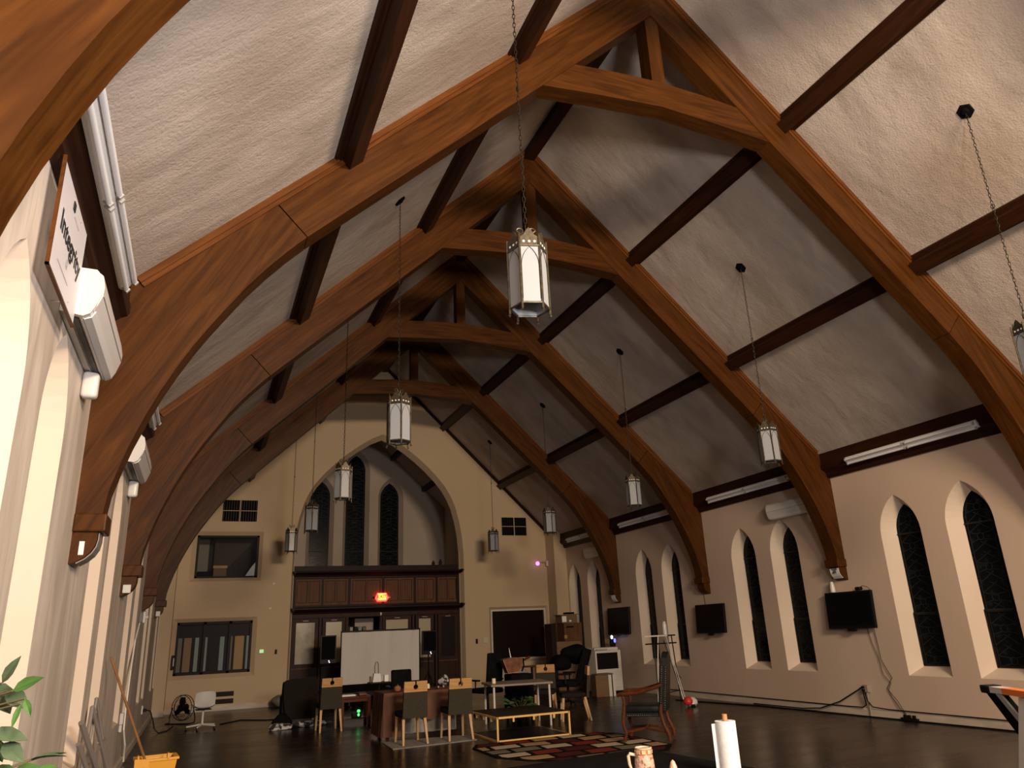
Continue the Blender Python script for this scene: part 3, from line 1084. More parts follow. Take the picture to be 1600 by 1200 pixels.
# conduit box with white wire on the left wall, plug and outlet
cb = thing('wire_box', 'grey junction box with a white wire running down the left wall', 'junction box', (-W + 0.001, 14.15, 2.13))
M().rbox(0, 0.06, -0.06, 0.06, -0.08, 0.08, 0.01, 2).obj('box', 'pipe_grey', cb)
M().rbox(0.06, 0.10, -0.05, 0.05, -0.09, 0.09, 0.01, 2).obj('cover_plate', 'white_plastic', cb)
M().cyl((0.10, 0, 0), (0.14, 0, 0), 0.025, 10).obj('knob', 'white_plastic', cb)
M().tube([(0.02, -0.02, -0.08), (0.015, -0.5, -0.36), (0.015, -0.75, -0.80), (0.015, -0.86, -1.34), (0.02, -0.86, -1.62), (0.05, -0.7, -1.85), (0.04, -0.55, -2.0), (0.04, -0.5, -2.09)], 0.013, 6).obj('wire', 'wire_white', cb)
pg = thing('plug_adapter', 'white plug adapter low on the left wall beside a window', 'plug', (-W + 0.001, 12.62, 0.70))
M().rbox(0, 0.05, -0.06, 0.06, -0.06, 0.09, 0.012, 2).obj('adapter', 'white_plastic', pg)
M().rbox(0.0, 0.04, -0.03, 0.03, -0.16, -0.05, 0.012, 2).obj('plug', 'white_plastic', pg)
ol = thing('wall_outlet', 'white wall outlet with a black cord near the fan', 'outlet', (-W + 0.001, 17.6, 0.48))
M().rbox(0, 0.03, -0.06, 0.06, -0.08, 0.08, 0.008, 2).obj('plate', 'white_plastic', ol)
M().rbox(0.03, 0.09, -0.02, 0.03, -0.04, 0.02, 0.01, 2).obj('plug', 'black_plastic', ol)
M().tube([(0.09, 0, -0.01), (0.16, 0.02, -0.03), (0.22, 0.1, -0.2), (0.26, 0.2, -0.38), (0.34, 0.2, -0.468), (0.48, 0.5, -0.468), (0.58, 1.5, -0.468)], 0.011, 6).obj('cord', 'black_plastic', ol)

# ---------------------------------------------------------------- gable wall fittings


def grille(label, x0, x1, z0, z1, nslat):
    t = thing('vent_grille', label, 'vent', ((x0 + x1) / 2, FAR, (z0 + z1) / 2))
    w2, h2 = (x1 - x0) / 2, (z1 - z0) / 2
    M().box(-w2, w2, -0.008, -0.001, -h2, h2).obj('backing', 'black_matte', t)
    for a in ((-w2 - 0.02, -w2, -h2 - 0.02, h2 + 0.02), (w2, w2 + 0.02, -h2 - 0.02, h2 + 0.02), (-w2, w2, h2, h2 + 0.02), (-w2, w2, -h2 - 0.02, -h2)):
        M().box(a[0], a[1], -0.02, -0.001, a[2], a[3]).obj('frame_bar', 'far_paint', t)
    M().box(-0.012, 0.012, -0.026, -0.004, -h2, h2).obj('mullion', 'far_paint', t)
    M().box(-w2, w2, -0.026, -0.004, -0.008, 0.008).obj('crossbar', 'far_paint', t)
    for i in range(nslat):
        x = -w2 + (i + 0.5) * 2 * w2 / nslat
        M().box(x - 0.006, x + 0.006, -0.018, -0.008, -h2, h2).obj('slat', 'iron', t)


grille('black four-part vent above the upper window on the gable wall', -4.58, -3.65, 4.95, 5.56, 14)
grille('black louvered vent right of the pointed apse arch', 3.92, 4.79, 4.60, 5.18, 14)
lg = thing('return_vent', 'cream two-slot return vent behind the white swivel chair', 'vent', (-4.18, FAR, 0.31))
M().box(-0.28, 0.28, -0.02, -0.001, -0.19, 0.19).obj('plate', 'far_paint', lg)
for z in (-0.09, 0.09):
    M().box(-0.24, 0.24, -0.024, -0.019, z - 0.06, z + 0.06).obj('slot', 'slat_dark', lg)
on_face('thermostat', -3.30, FAR - 0.001, 1.42, 0.14, 0.12, 0.03, 'cream_plastic', 'thermostat with a glowing green display on the gable wall', 'thermostat')
o = on_face('thermostat_display', -3.30, FAR - 0.0305, 1.425, 0.10, 0.085, 0.004, 'lcd_green', 'x', 'x')
o.parent = bpy.data.objects['thermostat']
o.location = (0, -0.0295, 0.005)
del o['label']
del o['category']
on_face('light_switch', -2.92, FAR - 0.001, 1.39, 0.06, 0.12, 0.015, 'slat_dark', 'small dark switch plate left of the chancel arch', 'switch')
on_face('light_switch', 2.96, FAR - 0.001, 1.40, 0.07, 0.14, 0.015, 'slat_dark', 'small dark switch plate right of the chancel arch', 'switch')
on_face('wall_thermostat', 3.24, FAR - 0.001, 1.42, 0.15, 0.16, 0.03, 'cream_plastic', 'cream thermostat beside the dark shuttered opening', 'thermostat')
sc_ = thing('security_camera', 'glowing purple security camera on an arm in the far right corner', 'camera', (5.44, FAR - 0.1, 3.69))
M().rbox(-0.06, 0.008, -0.08, 0.02, -0.09, 0.09, 0.015, 2).obj('mount', 'cream_plastic', sc_)
M().cyl((-0.05, -0.03, 0.05), (-0.30, -0.03, 0.05), 0.012, 8).obj('arm', 'gold', sc_)
M().lathe([(0.0, -0.07), (0.05, -0.055), (0.07, 0.0), (0.05, 0.05), (0.0, 0.07)], 14, (-0.37, -0.04, 0.0)).obj('lens_ball', 'led_purple', sc_, True)
for x, z, r_ in ((-3.07, 3.22, 0.030), (-3.13, 2.55, 0.034)):
    m = M().prism([(-r_, -r_ * 0.6), (r_ * 0.4, -r_ * 0.7), (r_, r_ * 1.2), (0.1 * r_, r_ * 0.4), (-r_ * 0.7, r_ * 0.6)], -0.004, -0.0005)
    o = m.obj('plaster_chip', 'white_paper')
    o.location = (x, FAR, z)
    tag(o, 'white %s plaster chip on the gable wall left of the arch' % ('upper' if z > 3 else 'lower'), 'chip')

# upper-left interior window: dark loft room behind glass
WN[0] += 1
wu = sempty('window_%d' % WN[0], (0, FAR + 0.1, 0))
b = REC[0][1]
for a in ((b[0], b[0] + 0.06, b[2], b[3]), (b[1] - 0.06, b[1], b[2], b[3]), (b[0], b[1], b[3] - 0.05, b[3]), (b[0], b[1], b[2], b[2] + 0.05)):
    M().box(a[0], a[1], 0.0, 0.05, a[2], a[3]).obj('frame_bar', 'dark_frame', wu)
g = mat('clear_glass', (0.02, 0.02, 0.02), 0.35, spec=0.2)
_t = g.node_tree.nodes.new('ShaderNodeBsdfTransparent')
_m = g.node_tree.nodes.new('ShaderNodeMixShader')
_m.inputs[0].default_value = 0.06
g.node_tree.links.new(_t.outputs[0], _m.inputs[1])
g.node_tree.links.new(g.node_tree.nodes['Principled BSDF'].outputs[0], _m.inputs[2])
g.node_tree.links.new(_m.outputs[0], g.node_tree.nodes['Material Output'].inputs['Surface'])
M().box(b[0] + 0.06, b[1] - 0.06, 0.02, 0.028, b[2] + 0.05, b[3] - 0.05).obj('glass_pane', 'clear_glass', wu)
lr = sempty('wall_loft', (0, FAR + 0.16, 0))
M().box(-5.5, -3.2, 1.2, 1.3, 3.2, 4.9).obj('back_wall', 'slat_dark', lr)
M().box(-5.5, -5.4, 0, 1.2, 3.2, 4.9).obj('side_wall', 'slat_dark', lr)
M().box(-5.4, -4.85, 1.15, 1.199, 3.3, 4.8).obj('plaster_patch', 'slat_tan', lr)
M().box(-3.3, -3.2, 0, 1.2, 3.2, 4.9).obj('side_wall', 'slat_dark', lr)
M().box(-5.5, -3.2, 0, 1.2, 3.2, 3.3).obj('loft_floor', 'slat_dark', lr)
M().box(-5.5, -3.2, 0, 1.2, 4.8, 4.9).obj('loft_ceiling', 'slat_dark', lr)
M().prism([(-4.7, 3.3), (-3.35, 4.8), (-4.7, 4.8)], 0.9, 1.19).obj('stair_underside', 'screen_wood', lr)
bx = thing('cardboard_box', 'brown cardboard box seen through the upper gable window', 'box', (-4.52, FAR + 0.62, 3.30))
M().box(-0.17, 0.17, -0.15, 0.15, 0, 0.40).obj('carton', 'cardboard', bx)
M().box(-0.19, 0.19, -0.17, 0.17, 0.40, 0.47).obj('lid', 'light_wood', bx)
o = M().prism([(-3.95, 3.31), (-3.62, 3.31), (-3.60, 3.55), (-3.58, 3.85), (-3.70, 3.70), (-3.85, 3.45)], FAR + 0.22, FAR + 0.27).obj('white_banner', 'white_paper')
tag(o, 'bright white draped sheet behind the upper gable window', 'sheet')
o = M().rbox(-5.15, -4.78, FAR + 0.5, FAR + 0.9, 3.301, 3.62, 0.05, 2).obj('storage_bag', 'black_fabric')
tag(o, 'dark bag on the floor behind the upper gable window', 'bag')

# lower-left interior window with coloured strips
WN[0] += 1
wlw = sempty('window_%d' % WN[0], (0, FAR + 0.1, 0))
b = REC[1][1]
for a in ((b[0], b[0] + 0.06, b[2], b[3]), (b[1] - 0.06, b[1], b[2], b[3]), (b[0], b[1], b[3] - 0.07, b[3]), (b[0], b[1], b[2], b[2] + 0.06)):
    M().box(a[0], a[1], 0.0, 0.06, a[2], a[3]).obj('frame_bar', 'dark_frame', wlw)
M().box(b[0], b[1], 0.14, 0.16, b[2], b[3]).obj('back_panel', 'slat_dark', wlw)


def lx(px):
    return -5.485 + (px - 252) / (812 - 252) * 1.915


for px in (455, 645):
    M().box(lx(px) - 0.035, lx(px) + 0.035, 0.0, 0.06, b[2], b[3]).obj('mullion', 'dark_frame', wlw)
for a, c, m_ in ((258, 298, 'slat_tan'), (312, 366, 'slat_orange'), (392, 420, 'slat_teal'), (466, 482, 'slat_teal'), (500, 552, 'slat_dark'), (575, 608, 'slat_teal'), (655, 668, 'slat_tan'), (686, 756, 'slat_yellow'), (775, 795, 'slat_teal')):
    M().box(lx(a), lx(c), 0.09, 0.11, 0.99, 1.85).obj('coloured_slat', m_, wlw)
M().box(b[0] + 0.05, b[1] - 0.05, 0.035, 0.04, b[2] + 0.05, b[3] - 0.05).obj('glass_pane', 'clear_glass', wlw)
hd = thing('wall_handset', 'black handset hanging beside the coloured-strip window', 'handset', (-5.50, FAR + 0.02, 1.26))
M().rbox(-0.045, 0.02, -0.06, -0.01, -0.19, 0.17, 0.012, 2).obj('handle', 'black_plastic', hd)
M().rbox(0.0, 0.022, -0.065, -0.052, -0.10, 0.10, 0.003, 1).obj('edge_strip', 'white_plastic', hd)

# shuttered opening on the right
WN[0] += 1
ws = sempty('window_%d' % WN[0], (0, FAR + 0.1, 0))
b = REC[2][1]
for a in ((b[0], b[0] + 0.05, b[2], b[3]), (b[1] - 0.05, b[1], b[2], b[3]), (b[0] + 0.05, b[1] - 0.05, b[3] - 0.055, b[3]), (b[0] + 0.05, b[1] - 0.05, b[2], b[2] + 0.06)):
    M().box(a[0], a[1], -0.06, 0.02, a[2], a[3]).obj('frame_bar', 'white_paint', ws)
M().box(b[0] + 0.05, b[1] - 0.05, 0.0, 0.02, b[2] + 0.05, b[3] - 0.05).obj('shutter_panel', 'pane_dark', ws)

# ---------------------------------------------------------------- wooden chancel screen
PY = 22.82


def px2x(p):
    return -2.47 + (p - 105) / 1195.0 * 4.965


cs = thing('chancel_screen', 'dark paneled wooden screen filling the lower part of the pointed arch', 'screen', (0, PY, 0))
M().box(-2.49, 2.49, 0.0, 0.12, 3.30, 3.72).obj('parapet_rail', 'cornice_wood', cs)
for z0, z1, d0, d1 in ((3.40, 3.56, -0.05, -0.20), (2.36, 2.545, -0.05, -0.20)):
    M().prism([(0.0, z0), (-0.05, z0), (-0.07, z0 + 0.05), (-0.15, z0 + 0.10), (-0.19, z0 + 0.125), (-0.19, z1 - 0.02), (-0.17, z1), (0.0, z1)], -2.5, 2.5, 'x').obj('cornice', 'cornice_wood', cs)
    for s_ in (-1, 1):
        M().prism([(s_ * 2.5, z0 + 0.05), (s_ * 2.56, z0 + 0.12), (s_ * 2.58, z1 - 0.03), (s_ * 2.5, z1)], -0.45, 0.0).obj('cornice_end', 'cornice_wood', cs)
M().box(-2.49, 2.49, 0.0, 0.08, 2.24, 3.42).obj('upper_backing', 'cornice_wood', cs)
M().box(-2.49, 2.49, -0.03, 0.0, 2.255, 2.37).obj('frieze', 'screen_wood', cs)
M().box(-2.49, 2.49, -0.035, 0.0, 3.36, 3.42).obj('top_moulding', 'screen_wood', cs)
up = [(108, 290), (305, 475), (492, 720), (737, 955), (972, 1122), (1140, 1298)]
for a, c in up:
    xa, xb = px2x(a), px2x(c)
    m = M()
    w_ = 0.055
    m.prism([(xa, 2.60), (xb, 2.60), (xb, 3.345), (xa, 3.345)], -0.030, -0.002, 'y',
            holes=[[(xa + w_, 2.60 + w_ + 0.02), ((xa + xb) / 2 - 0.02, 2.60 + w_ + 0.02), ((xa + xb) / 2 - 0.02, 3.345 - w_), (xa + w_, 3.345 - w_)],
                   [((xa + xb) / 2 + 0.02, 2.60 + w_ + 0.02), (xb - w_, 2.60 + w_ + 0.02), (xb - w_, 3.345 - w_), ((xa + xb) / 2 + 0.02, 3.345 - w_)]])
    pnl = m.obj('panel_frame', 'screen_panel_wood', cs)
    for q0, q1 in ((xa + w_, (xa + xb) / 2 - 0.02), ((xa + xb) / 2 + 0.02, xb - w_)):
        M().box(q0 + 0.016, q1 - 0.016, -0.012, -0.001, 2.60 + w_ + 0.036, 3.345 - w_ - 0.016).obj('panel_board', 'screen_panel_wood', pnl)
xs_post = [-2.49] + [px2x((up[i][1] + up[i + 1][0]) / 2) for i in range(5)] + [2.49]
for i, x in enumerate(xs_post):
    w_ = 0.03
    x_ = min(max(x, -2.46), 2.46)
    M().box(x_ - w_, x_ + w_, -0.034, 0.0, 2.545, 3.36).obj('upper_post', 'cornice_wood', cs)
# lower storey: six bays, five with glazed doors, one open bay
low = [(95, 285, 'pane_reflect_streaks'), (297, 470, 'pane_reflect'), (480, 712, None), (720, 945, 'pane_reflect'), (962, 1115, 'pane_reflect'), (1132, 1298, 'pane_dark')]
for i, x in enumerate([95, 291, 475, 716, 953, 1125, 1300]):
    xx = px2x(x)
    M().box(xx - 0.035, xx + 0.035, -0.03, 0.08, 0.0, 2.26).obj('post', 'screen_wood', cs)
for a, c, pm in low:
    xa, xb = px2x(a) + 0.036, px2x(c) - 0.03
    if pm is None:
        continue
    zt = 2.235
    zi = 2.13 if pm != 'pane_dark' else 2.16
    zb = 1.02
    m = M()
    m.prism([(xa, 0.01), (xb, 0.01), (xb, zt), (xa, zt)], -0.02, 0.03, 'y',
            holes=[[(xa + 0.10, zb), (xb - 0.10, zb), (xb - 0.10, zi), (xa + 0.10, zi)],
                   [(xa + 0.08, 0.16), (xb - 0.08, 0.16), (xb - 0.08, 0.80), (xa + 0.08, 0.80)]])
    d = m.obj('door', 'screen_wood', cs)
    M().box(xa + 0.10, xb - 0.10, 0.0, 0.012, zb, zi).obj('pane', pm, d)
    M().box(xa + 0.08, xb - 0.08, 0.0, 0.012, 0.16, 0.80).obj('door_panel', 'screen_wood', d)
    M().box(xa + 0.02, xb - 0.02, -0.035, -0.02, 0.885, 0.915).obj('rail_moulding', 'screen_panel_wood', d)
    M().box((xa + xb) / 2 - 0.08, (xa + xb) / 2 + 0.08, -0.03, -0.02, 2.175, 2.185).obj('closer', 'white_paint', d)
# room behind the open bay
rb = sempty('wall_vestry', (0, PY, 0))
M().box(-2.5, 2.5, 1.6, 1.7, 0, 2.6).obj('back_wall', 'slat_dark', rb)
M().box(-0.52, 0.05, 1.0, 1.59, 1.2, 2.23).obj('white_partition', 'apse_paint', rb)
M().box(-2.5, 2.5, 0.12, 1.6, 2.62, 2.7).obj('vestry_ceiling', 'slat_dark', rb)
for i in range(5):
    o = M().rbox(-0.055, 0.055, -0.055, 0.055, 0, 0.36, 0.02, 2).obj('shelf_bottle', ['slat_tan', 'grey_metal', 'slat_dark', 'slat_teal', 'slat_tan'][i])
    o.location = (-0.84 + 0.13 * i, PY + 0.55, 1.62)
    tag(o, ['leftmost tan bottle', 'grey bottle', 'dark bottle', 'teal bottle', 'rightmost tan bottle'][i] + ' on the shelf behind the projection screen', 'bottle', 'bottles on the shelf behind the projection screen')
o = M().box(-0.95, -0.2, PY + 0.45, PY + 0.68, 1.58, 1.62).obj('back_shelf', 'screen_wood')
for x in (-0.93, -0.22):
    M().box(x - 0.02, x + 0.02, PY + 0.46, PY + 0.67, 0.0, 1.58).obj('shelf_leg', 'screen_wood', o)
tag(o, 'dark shelf in the open bay behind the projection screen', 'shelf')
for x, z, h in ((1.72, 3.72, 0.13), (1.95, 3.72, 0.17)):
    o = M().lathe([(0.05, 0), (0.05, h * 0.6), (0.02, h * 0.8), (0.03, h)], 10, (x, PY + 0.06, z)).obj('parapet_vase', 'cornice_wood', None, True)
    tag(o, '%s dark vase on the right end of the screen parapet' % ('shorter' if h < 0.15 else 'taller'), 'vase')

# exit sign
ex = thing('exit_sign', 'glowing red EXIT sign on the wooden screen', 'sign', (0.07, PY - 0.035, 2.66))
M().prism([(-0.20, 0.10), (-0.13, 0.0), (0.13, 0.0), (0.20, 0.10), (0.13, 0.245), (-0.13, 0.245)], -0.06, 0.0).obj('housing', 'exit_red', ex)
M().rbox(-0.125, 0.125, -0.066, -0.06, 0.045, 0.225, 0.002, 1).obj('lit_face', 'exit_letters', ex)
text('lettering', 'EXIT', 0.135, 'red_dark', ex, Matrix(((1, 0, 0, 0.0), (0, 0, -1, -0.068), (0, 1, 0, 0.135), (0, 0, 0, 1))), 0.0015, bold=0.004)
for s_ in (-1, 1):
    M().lathe([(0.0, -0.02), (0.03, -0.01), (0.038, 0.03), (0.0, 0.05)], 12, (s_ * 0.235, -0.04, 0.10)).obj('emergency_lamp', 'black_plastic' if s_ < 0 else 'cream_plastic', ex, True)
o = M().rbox(0.03, 0.08, PY - 0.06, PY - 0.031, 2.265, 2.35, 0.008, 2).obj('door_sensor', 'cream_plastic')
tag(o, 'small cream sensor under the exit sign', 'sensor')

# ---------------------------------------------------------------- televisions on the right wall


def television(y0, y1, z0, z1, label, cable):
    t = thing('television', label, 'television', (W, (y0 + y1) / 2, z0), 0, 'televisions on the right wall')
    hw, h = (y1 - y0) / 2, z1 - z0
    tl = Matrix.Translation((-0.15, 0, 0)) @ Matrix.Rotation(math.radians(3), 4, 'Y')
    M().rbox(0.0, 0.055, -hw, hw, 0, h, 0.008, 2, tl).obj('casing', 'black_plastic', t)
    M().box(-0.003, 0.0, -hw + 0.035, hw - 0.035, 0.05, h - 0.035, tl).obj('display', 'screen_black', t)
    M().rbox(0.0, 0.03, -0.10, 0.10, -0.045, 0.0, 0.006, 2, tl).obj('lower_lip', 'black_plastic', t)
    M().box(-0.12, -0.001, -0.12, 0.12, 0.15, h - 0.15).obj('wall_bracket', 'iron', t)
    if cable:
        M().tube([(-0.03, -hw + 0.15, 0.06), (-0.02, -hw + 0.16, -0.05), (-0.02, -hw + 0.14, -0.35), (-0.025, -hw + 0.13, -0.51), (-0.02, -hw - 0.02, -0.80), (-0.02, -hw + 0.12, -0.97), (-0.03, -hw - 0.05, -1.15), (-0.05, -hw - 0.22, -1.40)], 0.0045, 5).obj('cable', 'iron', t)
        M().tube([(-0.03, -hw + 0.30, 0.06), (-0.02, -hw + 0.30, -0.05), (-0.02, -hw + 0.26, -0.25), (-0.02, -hw + 0.19, -0.45), (-0.02, -hw + 0.15, -0.75), (-0.02, -hw + 0.02, -0.88), (-0.02, -hw + 0.10, -1.0), (-0.02, -hw + 0.04, -1.12), (-0.05, -hw - 0.20, -1.39)], 0.004, 5).obj('cable', 'iron', t)
    return t


television(9.91, 10.97, 1.43, 2.06, 'nearest wall television with loose cables hanging to the floor', True)
television(13.99, 15.04, 1.41, 2.035, 'middle wall television of the three on the right wall', False)
television(18.06, 19.24, 1.43, 2.14, 'farthest wall television, above the copier', False)
o = M().lathe([(0.045, 0), (0.046, 0.07), (0.040, 0.12), (0.028, 0.185), (0.0, 0.19)], 14, (5.79, 10.78, 2.065)).obj('air_freshener', 'white_plastic', None, True)
tag(o, 'white air freshener standing on the nearest television', 'freshener')
wc_ = thing('webcam', 'black webcam with curled wire on the nearest television', 'camera', (5.78, 10.17, 2.063))
M().rbox(-0.04, 0.04, -0.06, 0.06, 0.0, 0.06, 0.02, 3).obj('base', 'black_plastic', wc_)
M().tube([(0.0, -0.03, 0.05), (0.02, -0.08, 0.075), (0.03, -0.16, 0.05), (0.04, -0.2, 0.0), (0.045, -0.21, -0.1)], 0.005, 5).obj('wire', 'black_plastic', wc_)
# wire up from the nearest/second televisions
for y, k in ((10.80, 2), (14.78, 3)):
    o = M().tube([(W - 0.006, y, 2.04), (W - 0.006, y + 0.02, 2.25), (W - 0.006, y + 0.03, 2.6 if k == 2 else 2.30)], 0.005, 5).obj('aerial_wire', 'iron')
    tag(o, 'thin wire on the wall above the %s television' % ('nearest' if k == 2 else 'middle'), 'wire')
# wall outlet with conduit and cords, surface conduit along the skirting, power strip
po = thing('conduit_outlet', 'grey conduit outlet with black cords low on the right wall', 'outlet', (W - 0.001, 10.47, 0))
M().rbox(-0.06, 0.0, -0.06, 0.06, 0.38, 0.50, 0.01, 2).obj('box', 'conduit', po)
M().cyl((-0.045, -0.02, 0.0), (-0.045, -0.02, 0.38), 0.013, 8).obj('riser', 'conduit', po)
for z in (0.42, 0.465):
    M().rbox(-0.10, -0.06, 0.0, 0.04, z - 0.016, z + 0.016, 0.006, 2).obj('plug', 'black_plastic', po)
M().tube([(-0.09, 0.02, 0.465), (-0.10, 0.2, 0.38), (-0.09, 0.6, 0.20), (-0.08, 1.1, 0.06), (-0.07, 1.6, 0.02), (-0.06, 3.0, 0.015)], 0.011, 6).obj('cord', 'black_plastic', po)
M().tube([(-0.09, 0.02, 0.42), (-0.08, 0.03, 0.3), (-0.07, 0.02, 0.18), (-0.06, 0.12, 0.135), (-0.045, 0.5, 0.13), (-0.045, 7.0, 0.135)], 0.010, 6).obj('cord', 'black_plastic', po)
M().tube([(-0.09, 0.0, 0.42), (-0.07, -0.02, 0.25), (-0.06, -0.1, 0.155), (-0.045, -0.4, 0.135), (-0.045, -4.0, 0.135)], 0.010, 6).obj('cord', 'black_plastic', po)
ps = thing('power_strip', 'black power strip on the floor by the right skirting', 'power strip', (5.77, 9.62, 0))
M().rbox(-0.03, 0.03, -0.16, 0.16, 0.0, 0.045, 0.01, 2).obj('strip', 'black_plastic', ps)
for y in (-0.09, 0.0, 0.08):
    M().rbox(-0.02, 0.02, y - 0.025, y + 0.025, 0.043, 0.09, 0.008, 2).obj('plug', 'black_plastic', ps)
o = M().tube([(5.80, 3.0, 0.012), (5.78, 8.0, 0.012), (5.74, 9.3, 0.012), (5.70, 11.2, 0.012), (5.62, 13.0, 0.012), (5.2, 15.4, 0.012)], 0.012, 6).obj('floor_cable', 'black_plastic')
tag(o, 'long black cable on the floor along the right wall', 'cable')

# ---------------------------------------------------------------- furniture


def leg_piece(parent, x0, y0, x1, y1, z, r0, r1, m, name='leg'):
    """tapered square leg from the seat corner (x0,y0,z) to the floor (x1,y1)"""
    p = [(x0 - r0, y0 - r0, z), (x0 + r0, y0 - r0, z), (x0 + r0, y0 + r0, z), (x0 - r0, y0 + r0, z),
         (x1 - r1, y1 - r1, 0), (x1 + r1, y1 - r1, 0), (x1 + r1, y1 + r1, 0), (x1 - r1, y1 + r1, 0)]
    return M().faces(p, [(0, 1, 2, 3), (7, 6, 5, 4), (0, 4, 5, 1), (1, 5, 6, 2), (2, 6, 7, 3), (3, 7, 4, 0)]).obj(name, m, parent)


def make_dining_chair(label, loc, rz):
    """faces local +y, back at local -y"""
    t = thing('dining_chair', label, 'chair', loc, rz, 'upholstered dining chairs with a wooden top rail')
    M().rbox(-0.21, 0.21, -0.17, 0.30, 0.40, 0.49, 0.03, 3).obj('seat', 'dark_fabric', t, True)
    tilt = Matrix.Translation((0, -0.20, 0.40)) @ Matrix.Rotation(math.radians(6), 4, 'X')
    # fabric panel, slightly narrower at the top
    M().prism([(-0.205, 0.0), (0.205, 0.0), (0.195, 0.39), (-0.195, 0.39)], -0.025, 0.025, 'y', mx=tilt).obj('backrest', 'grey_fabric', t)
    key = [(-0.195, 0.392), (0.195, 0.392), (0.19, 0.55), (0.012, 0.55), (0.012, 0.502)]
    key += [(0.040 * math.sin(math.radians(a)), 0.465 + 0.040 * math.cos(math.radians(a))) for a in range(20, 341, 20)]
    key += [(-0.012, 0.502), (-0.012, 0.55), (-0.19, 0.55)]
    M().prism(key, -0.022, 0.022, 'y', mx=tilt).obj('top_rail', 'light_wood', t)
    for s_ in (-1, 1):
        leg_piece(t, s_ * 0.175, -0.15, s_ * 0.20, -0.245, 0.41, 0.022, 0.015, 'leg_wood')
        leg_piece(t, s_ * 0.175, 0.26, s_ * 0.19, 0.29, 0.41, 0.022, 0.015, 'leg_wood')
    return t


dc = make_dining_chair('grey dining chair with keyhole wooden rail, nearer the wooden side table', (-1.62, 12.76, 0), 0.02)
copy_tree(dc, (-0.855, 12.74, 0), -0.02, 'grey dining chair with keyhole wooden rail beside the white-legged table')
copy_tree(dc, (-2.50, 15.62, 0), 0.03, 'shadowed dining chair with reddish rail next to the dark wingback chair')
copy_tree(dc, (1.86, 13.72, 0), math.radians(70), 'dining chair seen from the side at the right end of the white table')
copy_tree(dc, (1.78, 14.95, 0), math.radians(150), 'dining chair behind the white table, partly hidden by a dark office chair')

# dark wingback armchair, back to the camera
wg = thing('wingback_chair', 'large dark wingback armchair with its back turned, left of the screen', 'armchair', (-2.83, 17.35, 0), 0.0)
outline = [(-0.29, 0.10), (0.30, 0.10), (0.35, 0.55), (0.35, 0.80), (0.31, 0.87), (0.20, 0.89), (-0.20, 0.88), (-0.31, 0.86), (-0.355, 0.80), (-0.35, 0.55)]
M().prism(outline, -0.06, 0.06, 'y').obj('backrest', 'dark_fabric', wg)
for s_ in (-1, 1):
    xs = sorted((s_ * 0.27, s_ * 0.36))
    M().prism([(0.06, 0.12), (0.62, 0.12), (0.62, 0.52), (0.30, 0.56), (0.20, 0.78), (0.06, 0.84)], xs[0], xs[1], 'x').obj('wing', 'dark_fabric', wg)
    for y in (0.0, 0.55):
        leg_piece(wg, s_ * 0.27, y, s_ * 0.28, y, 0.13, 0.022, 0.014, 'leg_wood')
M().rbox(-0.27, 0.27, 0.06, 0.64, 0.12, 0.46, 0.04, 3).obj('seat', 'dark_fabric', wg, True)

# crumpled things behind / beside the wingback
o = M().blob((-3.24, 16.85, 0.12), (0.20, 0.17, 0.15), 3, 3, 0.2).obj('black_bag', 'black_fabric', None, True)
tag(o, 'black bag slumped on the floor left of the wingback chair', 'bag')
o = M().blob((-3.28, 16.52, 0.05), (0.24, 0.12, 0.07), 3, 5, 0.25).obj('patterned_blanket', 'zebra', None, True)
tag(o, 'crumpled black and white blanket on the floor before the wingback chair', 'blanket')
o = M().blob((-2.64, 16.70, 0.05), (0.33, 0.10, 0.065), 3, 9, 0.25).obj('grey_throw', 'zebra', None, True)
tag(o, 'black and white throw trailing under the wingback chair', 'blanket')
o = M().blob((-2.78, 22.05, 0.14), (0.24, 0.22, 0.17), 3, 8, 0.12).obj('floor_cushion', 'grey_cloth', None, True)
tag(o, 'pale grey cushion on the floor against the gable wall', 'cushion')

# floor fan
fn = thing('floor_fan', 'black round floor fan by the gable wall corner', 'fan', (-5.16, 19.6, 0), math.radians(-38))
fc = Vector((0, 0, 0.33))
ringp = lambda r, y: [(r * math.cos(2 * PI * j / 28), y, fc.z + r * math.sin(2 * PI * j / 28)) for j in range(28)]
gd = M()
for r, y in ((0.265, 0.0), (0.265, 0.09), (0.18, -0.035), (0.09, -0.05)):
    gd.tube(ringp(r, y), 0.008 if r > 0.2 else 0.004, 5, True)
for j in range(28):
    a = 2 * PI * j / 28
    gd.tube([(0.04 * math.cos(a), -0.055, fc.z + 0.04 * math.sin(a)), (0.16 * math.cos(a), -0.042, fc.z + 0.16 * math.sin(a)), (0.265 * math.cos(a), 0.0, fc.z + 0.265 * math.sin(a)), (0.265 * math.cos(a), 0.09, fc.z + 0.265 * math.sin(a))], 0.0028, 4)
gd.obj('guard', 'black_plastic', fn)
for j in range(3):
    a = 2 * PI * j / 3 + 0.4
    M().prism([(0.02, -0.03), (0.10, -0.09), (0.21, -0.08), (0.23, 0.02), (0.12, 0.06), (0.03, 0.03)], 0.02, 0.03, 'y', mx=Matrix.Translation(fc) @ Matrix.Rotation(a, 4, 'Y') @ Matrix.Rotation(0.35, 4, 'X')).obj('blade', 'black_plastic', fn)
M().cyl(fc + Vector((0, -0.05, 0)), fc + Vector((0, 0.16, 0)), 0.075, 16).obj('motor', 'black_plastic', fn)
M().tube([(0.275, 0.05, 0.33), (0.34, 0.05, 0.12), (0.33, 0.05, 0.02), (0.30, -0.12, 0.012), (-0.30, -0.12, 0.012), (-0.33, 0.05, 0.02), (-0.34, 0.05, 0.12), (-0.275, 0.05, 0.33)], 0.012, 6).obj('stand', 'black_plastic', fn)

